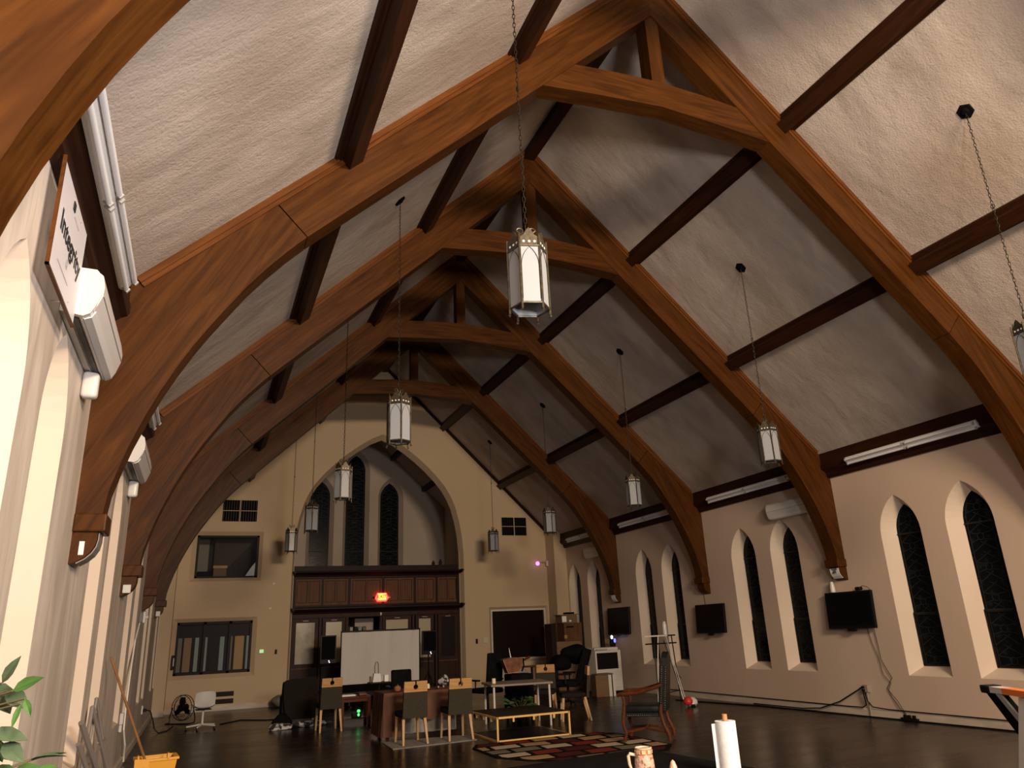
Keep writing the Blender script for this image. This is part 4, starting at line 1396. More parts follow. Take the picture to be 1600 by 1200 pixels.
# white swivel chair
sw = thing('swivel_chair', 'white moulded swivel chair on a star base', 'chair', (-4.72, 17.9, 0), math.radians(8))
sh = M()
vs = []
fs = []
nU, nV = 9, 12
prof_ = [(0.20, 0.43), (0.12, 0.41), (0.0, 0.405), (-0.10, 0.41), (-0.17, 0.44), (-0.20, 0.50), (-0.215, 0.57), (-0.225, 0.64), (-0.235, 0.70), (-0.24, 0.74)]
for i, (y, z) in enumerate(prof_):
    for j in range(nU):
        u_ = -1 + 2 * j / (nU - 1)
        wdt = 0.20 if i < 8 else 0.19
        curl = 0.05 * abs(u_) ** 3
        if i < 5:
            vs.append((u_ * wdt, y, z + curl))
        else:
            vs.append((u_ * wdt, y + curl, z - (0.03 * abs(u_) ** 4 if i > 8 else 0)))
k = len(vs)
vs2 = [(x, y + (0.012 if True else 0), z - 0.012) for x, y, z in vs]
for i in range(len(prof_) - 1):
    for j in range(nU - 1):
        a = i * nU + j
        fs.append((a, a + 1, a + nU + 1, a + nU))
        fs.append((k + a, k + a + nU, k + a + nU + 1, k + a + 1))
for i in range(len(prof_) - 1):
    for a in (i * nU, i * nU + nU - 1):
        fs.append((a, a + nU, k + a + nU, k + a))
for j in range(nU - 1):
    for a in (j, (len(prof_) - 1) * nU + j):
        fs.append((a, a + 1, k + a + 1, k + a))
sh.faces([(x, y, z) for x, y, z in vs + vs2], fs)
sh.obj('shell', 'white_plastic', sw, True)
M().rbox(-0.15, 0.15, -0.12, 0.12, 0.375, 0.392, 0.006, 2).obj('seat_plate', 'black_plastic', sw)
M().cyl((0, 0, 0.10), (0, 0, 0.38), 0.022, 12).obj('column', 'white_paint', sw)
for j in range(5):
    a = 2 * PI * j / 5 + 0.5
    e = Vector((0.30 * math.cos(a), 0.30 * math.sin(a), 0.07))
    M().cyl((0, 0, 0.10), e, 0.022, 8, 0.016).obj('base_arm', 'white_paint', sw)
    M().cyl(e + Vector((-0.014, 0, -0.042)), e + Vector((0.014, 0, -0.042)), 0.028, 10).obj('caster', 'black_plastic', sw)
o = M().tube([(-4.35, 18.6, 0.012), (-3.9, 19.2, 0.012), (-3.4, 18.7, 0.012), (-3.0, 18.6, 0.012)], 0.012, 6).obj('extension_cable', 'black_plastic')
tag(o, 'black cord on the floor between the swivel chair and the wingback', 'cord')

# wooden side table with green glowing lamp under it
st = thing('side_table', 'small reddish wooden table with a green light beneath', 'table', (-1.90, 16.25, 0))
M().rbox(-0.30, 0.30, -0.22, 0.22, 0.50, 0.545, 0.008, 2).obj('tabletop', 'red_wood', st)
M().box(-0.27, 0.27, -0.19, 0.19, 0.44, 0.50).obj('apron', 'red_wood', st)
for sx_ in (-1, 1):
    for sy_ in (-1, 1):
        M().box(sx_ * 0.27 - 0.03, sx_ * 0.27 + 0.03, sy_ * 0.19 - 0.03, sy_ * 0.19 + 0.03, 0.0, 0.50).obj('leg', 'red_wood', st)
M().box(-0.26, 0.26, -0.17, 0.17, 0.12, 0.14).obj('lower_shelf', 'red_wood', st)
o = M().rbox(-2.19, -1.90, 16.10, 16.38, 0.546, 0.575, 0.005, 2).obj('paper_stack', 'white_paper')
tag(o, 'stack of white papers on the small reddish table', 'papers')
o = M().rbox(-1.82, -1.66, 16.15, 16.38, 0.546, 0.60, 0.01, 2).obj('brown_case', 'brown_leather')
tag(o, 'brown case on the small reddish table', 'case')
gl = thing('power_adapter', 'electronics box with a bright green light under the reddish table', 'electronics', (-1.86, 16.2, 0.141))
M().rbox(-0.09, 0.09, -0.06, 0.06, 0.0, 0.09, 0.01, 2).obj('case', 'black_plastic', gl)
M().lathe([(0.0, -0.03), (0.028, -0.02), (0.034, 0.0), (0.028, 0.02), (0.0, 0.03)], 12, (0.03, -0.075, 0.12)).obj('lamp', 'led_green', gl, True)
M().lathe([(0.0, -0.03), (0.02, -0.02), (0.024, 0.0), (0.02, 0.02), (0.0, 0.03)], 12, (0.03, -0.075, 0.05)).obj('lamp', 'led_green', gl, True)

# projection screen on its floor case
pr = thing('projection_screen', 'white pull-up projection screen standing in front of the chancel', 'screen', (-0.45, 20.4, 0))
nx = 40
vs, fs = [], []
for i in range(nx + 1):
    x = -1.03 + 2.06 * i / nx
    for z in (0.53, 0.85, 1.2, 1.5, 1.80):
        fold = 0.0
        for c_, s_ in ((-0.70, 0.18), (-0.35, 0.12), (0.30, 0.05), (0.62, -0.10), (0.9, -0.06)):
            cc = c_ + s_ * (z - 1.2) * 0.5
            fold += 0.04 * math.exp(-((x - cc) / 0.05) ** 2) * (0.5 if z < 0.6 else 1)
        vs.append((x, fold, z))
n5 = 5
k = len(vs)
vs += [(x, y + 0.004, z) for x, y, z in vs]
for i in range(nx):
    for j in range(4):
        a = i * n5 + j
        fs.append((a, a + n5, a + n5 + 1, a + 1))
        fs.append((k + a, k + a + 1, k + a + n5 + 1, k + a + n5))
M().faces(vs, fs).obj('sheet', 'screen_cloth', pr, True)
M().rbox(-1.06, 1.06, -0.025, 0.025, 1.80, 1.84, 0.008, 2).obj('top_bar', 'black_plastic', pr)
for s_ in (-1, 1):
    M().box(s_ * 1.045 - 0.012, s_ * 1.045 + 0.012, -0.003, 0.012, 0.53, 1.80).obj('side_border', 'black_matte', pr)
M().box(-1.05, 1.05, -0.002, 0.012, 0.36, 0.53).obj('lower_border', 'black_matte', pr)
M().rbox(-1.12, 1.12, -0.07, 0.07, 0.22, 0.36, 0.02, 2).obj('case', 'black_plastic', pr)
for s_ in (-1, 1):
    M().box(s_ * 0.8 - 0.02, s_ * 0.8 + 0.02, -0.25, 0.25, 0.0, 0.03).obj('foot', 'black_plastic', pr)
    M().box(s_ * 0.8 - 0.02, s_ * 0.8 + 0.02, -0.02, 0.02, 0.02, 0.23).obj('foot_post', 'black_plastic', pr)
M().box(-0.02, 0.02, 0.03, 0.05, 0.3, 1.81).obj('mast', 'black_plastic', pr)


def speaker(x, y, z0, z1, label, slabel):
    t = thing('loudspeaker', label, 'speaker', (x, y, z0), 0, 'loudspeakers on tripods')
    h = z1 - z0
    M().prism([(-0.20, -0.14), (0.20, -0.14), (0.15, 0.16), (-0.15, 0.16)], 0, h, 'z').obj('cabinet', 'black_plastic', t)
    M().box(-0.175, 0.175, -0.148, -0.14, 0.10, h - 0.03).obj('front_grille', 'black_matte', t)
    for lx_, lz in ((0.02, 0.06), (0.035, 0.025)):
        M().lathe([(0.0, -0.014), (0.010, -0.007), (0.012, 0.0), (0.010, 0.007), (0.0, 0.014)], 8, (lx_, -0.149, lz)).obj('indicator', 'led_white', t, True)
    s = thing('tripod_stand', slabel, 'stand', (x, y, 0), 0, 'speaker tripods')
    M().cyl((0, 0, 0.35), (0, 0, z0), 0.019, 10).obj('pole', 'black_plastic', s)
    M().cyl((0, 0, 0.62), (0, 0, 0.72), 0.032, 10).obj('collar', 'black_plastic', s)
    for j in range(3):
        a = 2 * PI * j / 3 + 0.6
        M().cyl((0, 0, 0.68), (0.42 * math.cos(a), 0.42 * math.sin(a), 0.012), 0.012, 8).obj('leg', 'black_plastic', s)
        M().cyl((0, 0, 0.38), (0.22 * math.cos(a), 0.22 * math.sin(a), 0.37), 0.008, 6).obj('brace', 'black_plastic', s)


speaker(-1.76, 20.9, 1.06, 1.75, 'black loudspeaker left of the projection screen', 'black tripod under the loudspeaker left of the screen')
speaker(0.98, 20.9, 1.14, 1.76, 'black loudspeaker right of the projection screen', 'black tripod under the loudspeaker right of the screen')

# dark stand with tray, soap bottle and box behind the cloth table
ts = thing('tray_stand', 'dark pedestal stand holding a white bottle before the screen', 'stand', (-1.56, 15.5, 0))
M().rbox(-0.20, 0.20, -0.16, 0.16, 0.79, 0.815, 0.006, 2).obj('top', 'black_plastic', ts)
M().cyl((0, 0, 0.04), (0, 0, 0.79), 0.025, 10).obj('column', 'black_plastic', ts)
M().lathe([(0.18, 0.0), (0.17, 0.02), (0.04, 0.05)], 16).obj('base', 'black_plastic', ts)
bt = thing('tote_bag', 'small white bag with an upright loop handle on the dark stand', 'bag', (-1.61, 15.5, 0.816))
M().prism([(-0.085, 0), (0.085, 0), (0.07, 0.15), (-0.06, 0.16)], -0.05, 0.05, 'y').obj('bag_body', 'white_plastic', bt)
M().tube([(-0.035, 0, 0.15), (-0.04, 0, 0.28), (-0.02, 0, 0.36), (0.01, 0, 0.37), (0.03, 0, 0.33), (0.035, 0, 0.15)], 0.009, 6).obj('handle', 'slat_tan', bt)
o = M().rbox(-1.47, -1.39, 15.42, 15.5, 0.816, 0.94, 0.005, 2).obj('small_carton', 'white_paper')
tag(o, 'small pale carton right of the white bag on the dark stand', 'carton')
o = M().lathe([(0.022, 0), (0.022, 0.1), (0.01, 0.11)], 10, (-1.73, 15.5, 0.816)).obj('small_jar', 'slat_tan', None, True)
tag(o, 'small tan jar left of the white bag on the dark stand', 'jar')


def office_chair(label, loc, rz, hb, seat_z=0.50, wb=0.46):
    t = thing('office_chair', label, 'chair', loc, rz)
    M().rbox(-0.25, 0.25, -0.24, 0.26, seat_z - 0.06, seat_z + 0.04, 0.03, 3).obj('seat', 'black_fabric', t, True)
    tl = Matrix.Translation((0, -0.24, seat_z + 0.08)) @ Matrix.Rotation(math.radians(8), 4, 'X')
    M().rbox(-wb / 2, wb / 2, -0.04, 0.04, 0.0, hb, 0.035, 3, tl).obj('backrest', 'black_fabric', t, True)
    M().cyl((0, 0, 0.1), (0, 0, seat_z - 0.05), 0.028, 10).obj('column', 'black_plastic', t)
    for s_ in (-1, 1):
        M().tube([(s_ * 0.24, 0.0, seat_z - 0.03), (s_ * 0.30, 0.0, seat_z), (s_ * 0.30, 0.0, seat_z + 0.18)], 0.016, 6).obj('arm_post', 'black_plastic', t)
        M().rbox(s_ * 0.30 - 0.035, s_ * 0.30 + 0.035, -0.14, 0.14, seat_z + 0.18, seat_z + 0.215, 0.012, 2).obj('armrest', 'black_plastic', t)
    for j in range(5):
        a = 2 * PI * j / 5 + 0.3
        e = Vector((0.29 * math.cos(a), 0.29 * math.sin(a), 0.07))
        M().cyl((0, 0, 0.10), e, 0.024, 8, 0.016).obj('base_arm', 'black_plastic', t)
        M().cyl(e + Vector((-0.014, 0, -0.042)), e + Vector((0.014, 0, -0.042)), 0.028, 10).obj('caster', 'black_plastic', t)
    return t


office_chair('black office chair behind the pink cloth table, before the screen', (-1.02, 15.7, 0), math.radians(175), 0.42, 0.50, 0.42)
office_chair('tall black office chair beside the brown leather bag', (0.80, 15.75, 0), math.radians(15), 0.66, 0.50, 0.40)

# cloth covered table
ct = thing('cloth_table', 'table draped with a dusty pink cloth, two chairs pushed up to it', 'table', (-1.20, 13.72, 0))
M().box(-0.72, 0.74, -0.36, 0.36, 0.70, 0.735).obj('tabletop', 'red_wood', ct)
for sx_ in (-1, 1):
    for sy_ in (-1, 1):
        M().box(sx_ * 0.66 - 0.025, sx_ * 0.66 + 0.025, sy_ * 0.30 - 0.025, sy_ * 0.30 + 0.025, 0, 0.70).obj('leg', 'red_wood', ct)
cl = M()
# drape: ring of skirt points with ripples and uneven hem
per = []
hx, hy = 0.76, 0.40
N_ = 120
for i in range(N_):
    t_ = i / N_ * 4
    sd_ = int(t_)
    f_ = t_ - sd_
    x, y = [(-hx + 2 * hx * f_, -hy), (hx, -hy + 2 * hy * f_), (hx - 2 * hx * f_, hy), (-hx, hy - 2 * hy * f_)][sd_]
    per.append((x, y, sd_, f_))
rows = 6
vs = [(x * 0.985, y * 0.985, 0.742) for x, y, _, _ in per]
for r_ in range(1, rows):
    for i, (x, y, sd_, f_) in enumerate(per):
        hem = 0.30 if sd_ == 0 else 0.34
        if sd_ == 0:
            hem = 0.06 if f_ < 0.22 else (0.42 + 0.14 * math.sin(f_ * 9))
        if sd_ == 3:
            hem = 0.05
        z = 0.738 - (0.738 - hem) * r_ / (rows - 1)
        ripple = 0.022 * r_ / (rows - 1) * math.sin(i * 0.85) + 0.02 * r_ / (rows - 1)
        nx_, ny_ = [(0, -1), (1, 0), (0, 1), (-1, 0)][sd_]
        vs.append((x + nx_ * ripple, y + ny_ * ripple, z))
fs = [tuple(range(N_))]
for r_ in range(rows - 1):
    for i in range(N_):
        j = (i + 1) % N_
        fs.append((r_ * N_ + i, r_ * N_ + j, (r_ + 1) * N_ + j, (r_ + 1) * N_ + i))
cl.faces(vs, fs)
o = cl.obj('tablecloth', 'pink_cloth', None, True)
o.location = (-1.20, 13.72, 0)
tag(o, 'dusty pink cloth draped over the table behind the two dining chairs', 'tablecloth')
m = M()
vs, fs = [], []
for i in range(25):
    x = -1.60 + 0.95 * i / 24
    for r_, z in enumerate((0.66, 0.4, 0.08)):
        vs.append((x, 13.42 + 0.012 * math.sin(i * 1.3) * (r_ + 1), z))
k = len(vs)
vs += [(x, y + 0.006, z) for x, y, z in vs]
for i in range(24):
    for r_ in range(2):
        a = i * 3 + r_
        fs += [(a, a + 3, a + 4, a + 1), (k + a, k + a + 1, k + a + 4, k + a + 3)]
o = m.faces(vs, fs).obj('under_skirt', 'grey_cloth', None, True)
tag(o, 'pale grey cloth hanging under the pink tablecloth', 'cloth')
pk = thing('orange_pumpkin', 'small orange pumpkin on the left end of the pink table', 'pumpkin', (-1.66, 13.55, 0.742))
m = M()
m.lathe([(0.012, 0.0), (0.045, 0.008), (0.062, 0.04), (0.055, 0.075), (0.03, 0.092), (0.0, 0.085)], 14)
m.obj('fruit', 'terracotta', pk, True)
M().cyl((0, 0, 0.085), (0.008, 0, 0.115), 0.008, 6).obj('stem', 'stem', pk)
o = M().lathe([(0.025, 0), (0.028, 0.05), (0.018, 0.07), (0.02, 0.08)], 12, (-1.05, 13.75, 0.742)).obj('votive_candle', 'candle_wax', None, True)
tag(o, 'small pale votive candle on the pink table between the chairs', 'candle')
o = M().blob((-0.74, 13.80, 0.852), (0.11, 0.10, 0.09), 3, 4, 0.18).obj('zebra_bag', 'zebra', None, True)
tag(o, 'black and white patterned bag on the pink table', 'bag')
o = M().rbox(-0.58, -0.50, 13.70, 13.85, 0.743, 0.88, 0.01, 2).obj('pink_box', 'pink_plastic')
tag(o, 'bright pink box beside the patterned bag', 'box')
o = M().rbox(-0.98, -0.50, 13.40, 13.60, 0.743, 0.765, 0.005, 2).obj('wooden_tray', 'red_wood')
tag(o, 'flat wooden tray on the right side of the pink table', 'tray')
for i in range(5):
    o = M().lathe([(0.012, 0), (0.014, 0.02), (0.0, 0.026)], 8, (-0.95 + 0.1 * i, 13.46 + 0.02 * (i % 2), 0.766)).obj('tealight', 'white_plastic', None, True)
    tag(o, ['leftmost', 'second', 'middle', 'fourth', 'rightmost'][i] + ' tealight in the row on the wooden tray', 'tealight', 'tealights on the wooden tray')
# thin mat below the chairs
o = M().faces([(-2.03, 12.30, 0.001), (-0.62, 12.42, 0.001), (-0.62, 13.12, 0.001), (-2.0, 13.22, 0.001), (-2.03, 12.30, 0.012), (-0.62, 12.42, 0.012), (-0.62, 13.12, 0.012), (-2.0, 13.22, 0.012)],
              [(3, 2, 1, 0), (4, 5, 6, 7), (0, 1, 5, 4), (1, 2, 6, 5), (2, 3, 7, 6), (3, 0, 4, 7)]).obj('floor_mat', 'grey_cloth')
tag(o, 'thin pale grey mat under the two dining chairs', 'mat')

# gold framed coffee table
cf = thing('coffee_table', 'low coffee table with a gold metal frame and dark slatted top', 'table', (0.18, 12.54, 0))
b_ = 0.014
X0, X1, Yf, Yb, Zt = -0.63, 0.63, -0.63, 0.63, 0.365
for y in (Yf, Yb):
    for x in (X0, X1):
        M().box(x - b_, x + b_, y - b_, y + b_, 0, Zt).obj('leg', 'gold', cf)
    M().box(X0, X1, y - b_, y + b_, Zt - 2 * b_, Zt).obj('top_rail', 'gold', cf)
    M().box(X0, X1, y - b_, y + b_, 0, 2 * b_).obj('bottom_rail', 'gold', cf)
    for x in (-0.355, 0.0, 0.355):
        M().box(x - b_, x + b_, y - b_, y + b_, Zt - 0.085, Zt - 2 * b_).obj('peg', 'gold', cf)
for x in (X0, X1):
    M().box(x - b_, x + b_, Yf, Yb, 0, 2 * b_).obj('side_rail', 'gold', cf)
    M().box(x - b_, x + b_, Yf, Yb, Zt - 2 * b_, Zt).obj('side_rail', 'gold', cf)
for x in (X0,):
    for y in (-0.355, 0.0, 0.355):
        M().box(x - b_, x + b_, y - b_, y + b_, Zt - 0.085, Zt - 2 * b_).obj('peg', 'gold', cf)
for i in range(9):
    y = Yf + 0.012 + i * (Yb - Yf - 0.02) / 9
    M().rbox(X0 + 0.016, X1 - 0.016, y + 0.006, y + 0.122, Zt - 0.012, Zt + 0.012, 0.005, 2).obj('slat', 'slat_dark', cf)
M().box(X0 + 0.02, X1 - 0.02, Yf + 0.02, Yb - 0.02, 0.024, 0.03).obj('lower_shelf', 'black_plastic', cf)

# patchwork rug: black ground with coloured patches
rug = thing('patchwork_rug', 'black rug with rows of red, cream, tan and olive patches', 'rug', (0.22, 10.80, 0), 0.0)
RUG = [(-1.22, -0.25), (-0.95, -0.75), (-0.5, -1.15), (1.0, -1.15), (1.28, -0.8), (1.28, 0.75), (1.05, 1.08), (-1.05, 1.08), (-1.22, 0.75)]
M().prism(RUG, 0.001, 0.010, 'z').obj('ground', 'black_fabric', rug)
mat('patch_red', (0.16, 0.022, 0.014), 0.9, spec=0.1)
mat('patch_cream', (0.42, 0.34, 0.24), 0.9, spec=0.1)
mat('patch_tan', (0.34, 0.21, 0.11), 0.9, spec=0.1)
mat('patch_olive', (0.15, 0.13, 0.085), 0.9, spec=0.1)
mat('patch_maroon', (0.06, 0.010, 0.008), 0.9, spec=0.1)
rr_ = random.Random(5)
cols = ['patch_red', 'patch_cream', 'patch_tan', 'patch_olive', 'patch_tan', 'patch_maroon', 'patch_cream', 'patch_olive']


def clip_convex(poly, conv):
    out = poly
    k = len(conv)
    for i in range(k):
        a, b2 = Vector(conv[i]), Vector(conv[(i + 1) % k])
        e = b2 - a
        side = lambda p: e.x * (p[1] - a.y) - e.y * (p[0] - a.x)
        res = []
        for j in range(len(out)):
            p, q = out[j], out[(j + 1) % len(out)]
            sp_, sq = side(p), side(q)
            if sp_ >= 0:
                res.append(p)
            if sp_ * sq < 0:
                t_ = sp_ / (sp_ - sq)
                res.append((p[0] + t_ * (q[0] - p[0]), p[1] + t_ * (q[1] - p[1])))
        out = res
        if len(out) < 3:
            return []
    return out


ny_, nx_ = 6, 5
inner_rug = [(x * 0.96, y * 0.96) for x, y in RUG]
for j in range(ny_):
    off = 0.17 * (j % 3)
    for i in range(nx_ + 2):
        w0 = 2.44 / nx_
        x0 = -1.3 + i * w0 - off
        y0 = -1.16 + j * 2.36 / ny_
        sk = 0.035 * math.sin(i * 1.7 + j)
        g_ = 0.075
        gy = 0.12
        p = [(x0, y0 + sk * 0.5), (x0 + w0 - g_, y0 - sk * 0.5), (x0 + w0 - g_ + 0.02, y0 + 2.36 / ny_ - gy - sk * 0.5), (x0 + 0.02, y0 + 2.36 / ny_ - gy + sk * 0.5)]
        p = clip_convex(p, inner_rug)
        if len(p) > 2:
            M().prism(p, 0.009, 0.0125, 'z').obj('patch', cols[(i * 3 + j * 5 + rr_.randint(0, 2)) % 8], rug)

# white-legged table with candle
wt = thing('white_table', 'table with a pale top and thin white legs behind the coffee table', 'table', (0.68, 13.82, 0), math.radians(-9))
M().rbox(-0.58, 0.58, -0.48, 0.48, 0.705, 0.74, 0.004, 1).obj('tabletop', 'table_top', wt)
for sx_ in (-1, 1):
    for sy_ in (-1, 1):
        M().cyl((sx_ * 0.52, sy_ * 0.42, 0), (sx_ * 0.52, sy_ * 0.42, 0.705), 0.02, 10).obj('leg', 'white_paint', wt)
o = M().lathe([(0.036, 0), (0.036, 0.085), (0.03, 0.088), (0.0, 0.08)], 14, (0.22, 13.80, 0.741)).obj('pillar_candle', 'candle_wax', None, True)
tag(o, 'cream pillar candle on the white-legged table', 'candle')
# potted plant on the floor past the coffee table
pp_ = thing('potted_plant', 'leafy green potted plant under the white-legged table', 'plant', (0.83, 14.05, 0))
M().lathe([(0.08, 0), (0.11, 0.22), (0.115, 0.25), (0.10, 0.25), (0.095, 0.22), (0.0, 0.22)], 14).obj('pot', 'slat_dark', pp_, True)
rl = random.Random(3)


def leaf_mesh(m, base, dirv, up, ln, wd, curl=0.15):
    d = Vector(dirv).normalized()
    u_ = Vector(up)
    s_ = d.cross(u_).normalized()
    u_ = s_.cross(d)
    b0 = Vector(base)
    st = [(0, 0.02), (0.2, 0.75), (0.45, 1.0), (0.7, 0.72), (0.88, 0.3), (1.0, 0.0)]
    vs, fs = [], []
    for t_, w_ in st:
        c = b0 + d * (ln * t_) - u_ * (ln * curl * t_ * t_)
        vs += [c - s_ * (wd * w_ / 2) + u_ * (wd * 0.14 * w_), c, c + s_ * (wd * w_ / 2) + u_ * (wd * 0.14 * w_)]
    k = len(vs)
    vs += [v - u_ * 0.0012 for v in vs]
    for i in range(len(st) - 1):
        for j in range(2):
            a = i * 3 + j
            fs.append((a, a + 1, a + 4, a + 3))
            fs.append((k + a, k + a + 3, k + a + 4, k + a + 1))
    m.faces(vs, fs)


for i in range(26):
    a = i * 2.4
    tl = 0.10 + 0.14 * rl.random()
    tip = Vector((math.cos(a) * tl * 1.2, math.sin(a) * tl, 0.28 + 0.15 * rl.random()))
    M().tube([(0, 0, 0.20), tip * 0.6 + Vector((0, 0, 0.1)), tip], 0.003, 4).obj('stem', 'stem', pp_)
    m = M()
    leaf_mesh(m, tip, (math.cos(a), math.sin(a), -0.1 + 0.4 * rl.random()), (0, -0.5, 0.8), 0.13, 0.075)
    m.obj('leaf', 'leaf_pale' if i % 2 else 'leaf', pp_)

# brown leather bag sitting on a dark chair, wooden bat, white panel
dk = thing('dark_stool', 'dark square chair holding the brown leather bag', 'chair', (1.20, 14.98, 0))
M().rbox(-0.24, 0.24, -0.2, 0.2, 0.42, 0.82, 0.03, 3).obj('backrest', 'black_fabric', dk, True)
M().rbox(-0.24, 0.24, -0.2, 0.24, 0.10, 0.42, 0.02, 2).obj('seat', 'black_fabric', dk, True)
for sx_ in (-1, 1):
    for sy_ in (-1, 1):
        M().box(sx_ * 0.2 - 0.02, sx_ * 0.2 + 0.02, sy_ * 0.17 - 0.02, sy_ * 0.17 + 0.02, 0, 0.11).obj('leg', 'black_plastic', dk)
lb = thing('leather_bag', 'brown leather bag slumped over the dark chair', 'bag', (1.08, 15.02, 0.835))
M().prism([(-0.22, 0.26), (-0.12, 0.0), (0.10, 0.02), (0.20, 0.12), (0.21, 0.28), (0.05, 0.30), (-0.1, 0.29)], -0.10, 0.10, 'y').obj('bag_body', 'brown_leather', lb)
M().tube([(-0.22, -0.1, 0.26), (-0.12, -0.105, 0.0), (0.10, -0.105, 0.02)], 0.008, 5).obj('piping', 'light_wood', lb)
M().tube([(0.2, 0, 0.26), (0.26, 0, 0.27), (0.27, 0, 0.12), (0.22, 0, 0.02)], 0.018, 6).obj('handle', 'black_fabric', lb)
o = M().tube([(1.07, 15.02, 1.12), (1.05, 15.03, 1.25), (1.04, 15.03, 1.32)], [0.012, 0.008, 0.004], 6).obj('white_feather', 'white_paper')
tag(o, 'thin white quill sticking up from the brown bag', 'quill')
wp = thing('cushioned_chair', 'pale grey upholstered chair behind the white-legged table', 'chair', (1.66, 16.0, 0), math.radians(-20))
M().prism([(-0.24, 0.12), (0.16, 0.12), (0.22, 0.62), (0.18, 0.80), (0.08, 0.88), (-0.10, 0.86), (-0.20, 0.6)], -0.05, 0.05, 'y').obj('backrest', 'grey_cloth', wp)
M().rbox(-0.22, 0.2, 0.05, 0.48, 0.30, 0.42, 0.03, 3).obj('seat', 'grey_cloth', wp, True)
for sx_ in (-0.18, 0.15):
    for y in (0.0, 0.42):
        leg_piece(wp, sx_, y, sx_, y, 0.31 if y else 0.13, 0.018, 0.013, 'black_plastic')
o = M().cyl((1.86, 16.95, 0.885), (2.32, 16.95, 1.06), 0.02, 8, 0.03).obj('wooden_bat', 'red_wood')
tag(o, 'reddish wooden bat propped aslant on the dark side table', 'bat')
ds = thing('dark_side_table', 'dark narrow side table behind the pale grey chair', 'table', (2.22, 17.0, 0))
M().rbox(-0.35, 0.30, -0.18, 0.18, 0.83, 0.86, 0.006, 2).obj('tabletop', 'red_wood', ds)
for sx_ in (-0.28, 0.22):
    for sy_ in (-0.14, 0.14):
        M().box(sx_ - 0.02, sx_ + 0.02, sy_ - 0.02, sy_ + 0.02, 0, 0.83).obj('leg', 'slat_dark', ds)
M().box(-0.28, 0.22, -0.12, 0.12, 0.40, 0.42).obj('shelf', 'slat_dark', ds)
o = M().rbox(2.17, 2.37, 16.95, 17.1, 0.422, 0.58, 0.01, 2).obj('cream_radio', 'cream_plastic')
tag(o, 'small cream box on the lower shelf of the dark side table', 'box')

# black gaming chair heaped with jackets
gc = thing('gaming_chair', 'black reclining gaming chair heaped with dark jackets', 'chair', (2.95, 16.3, 0), math.radians(55))
M().rbox(-0.27, 0.27, -0.26, 0.30, 0.40, 0.54, 0.04, 3).obj('seat', 'black_fabric', gc, True)
tl = Matrix.Translation((0, -0.26, 0.48)) @ Matrix.Rotation(math.radians(20), 4, 'X')
M().prism([(-0.22, 0.0), (0.22, 0.0), (0.29, 0.25), (0.28, 0.52), (0.20, 0.74), (-0.20, 0.74), (-0.28, 0.52), (-0.29, 0.25)], -0.07, 0.07, 'y', mx=tl).obj('backrest', 'black_fabric', gc)
M().prism([(0.12, 0.18), (0.16, 0.16), (0.25, 0.42), (0.23, 0.44)], 0.07, 0.078, 'y', mx=tl).obj('stripe', 'white_paper', gc)
M().cyl((0, 0, 0.1), (0, 0, 0.41), 0.03, 10).obj('column', 'black_plastic', gc)
for s_ in (-1, 1):
    M().tube([(s_ * 0.26, 0.0, 0.45), (s_ * 0.32, 0.0, 0.48), (s_ * 0.32, 0.0, 0.66)], 0.018, 6).obj('arm_post', 'black_plastic', gc)
    M().rbox(s_ * 0.32 - 0.04, s_ * 0.32 + 0.04, -0.15, 0.15, 0.66, 0.70, 0.015, 2).obj('armrest', 'black_plastic', gc)
for j in range(5):
    a = 2 * PI * j / 5
    e = Vector((0.31 * math.cos(a), 0.31 * math.sin(a), 0.07))
    M().cyl((0, 0, 0.10), e, 0.024, 8, 0.016).obj('base_arm', 'black_plastic', gc)
    M().cyl(e + Vector((-0.014, 0, -0.042)), e + Vector((0.014, 0, -0.042)), 0.028, 10).obj('caster', 'black_plastic', gc)
o = M().blob((3.20, 16.35, 1.08), (0.30, 0.22, 0.22), 3, 2, 0.2).obj('dark_jacket', 'black_fabric', None, True)
tag(o, 'dark jacket heaped over the back of the gaming chair', 'jacket')
o = M().blob((2.72, 16.15, 0.92), (0.22, 0.2, 0.20), 3, 6, 0.2).obj('black_coat', 'black_matte', None, True)
tag(o, 'black coat bundled on the left arm of the gaming chair', 'coat')

# carved armchair: faces local +y
ac = thing('carved_armchair', 'carved red-brown wooden armchair with black nail-studded leather', 'armchair', (1.46, 10.56, 0.0127), math.radians(50))
M().rbox(-0.27, 0.27, -0.26, 0.28, 0.40, 0.50, 0.03, 3).obj('seat_cushion', 'leather', ac, True)
M().box(-0.27, 0.27, -0.25, 0.27, 0.345, 0.40).obj('seat_frame', 'leather', ac)
tl = Matrix.Translation((0, -0.29, 0.42)) @ Matrix.Rotation(math.radians(7), 4, 'X')
bo = [(-0.26, 0.0), (0.26, 0.0), (0.26, 0.62), (0.22, 0.74), (0.12, 0.80), (0, 0.82), (-0.12, 0.80), (-0.22, 0.74), (-0.26, 0.62)]
M().prism(bo, -0.045, 0.045, 'y', mx=tl).obj('backrest', 'leather', ac)
mb = [(-0.20, 0.06), (0.20, 0.06), (0.20, 0.60), (0.16, 0.69), (0, 0.75), (-0.16, 0.69), (-0.20, 0.60)]
M().prism(mb, 0.045, 0.065, 'y', mx=tl).obj('back_cushion', 'leather', ac)
nails = M()
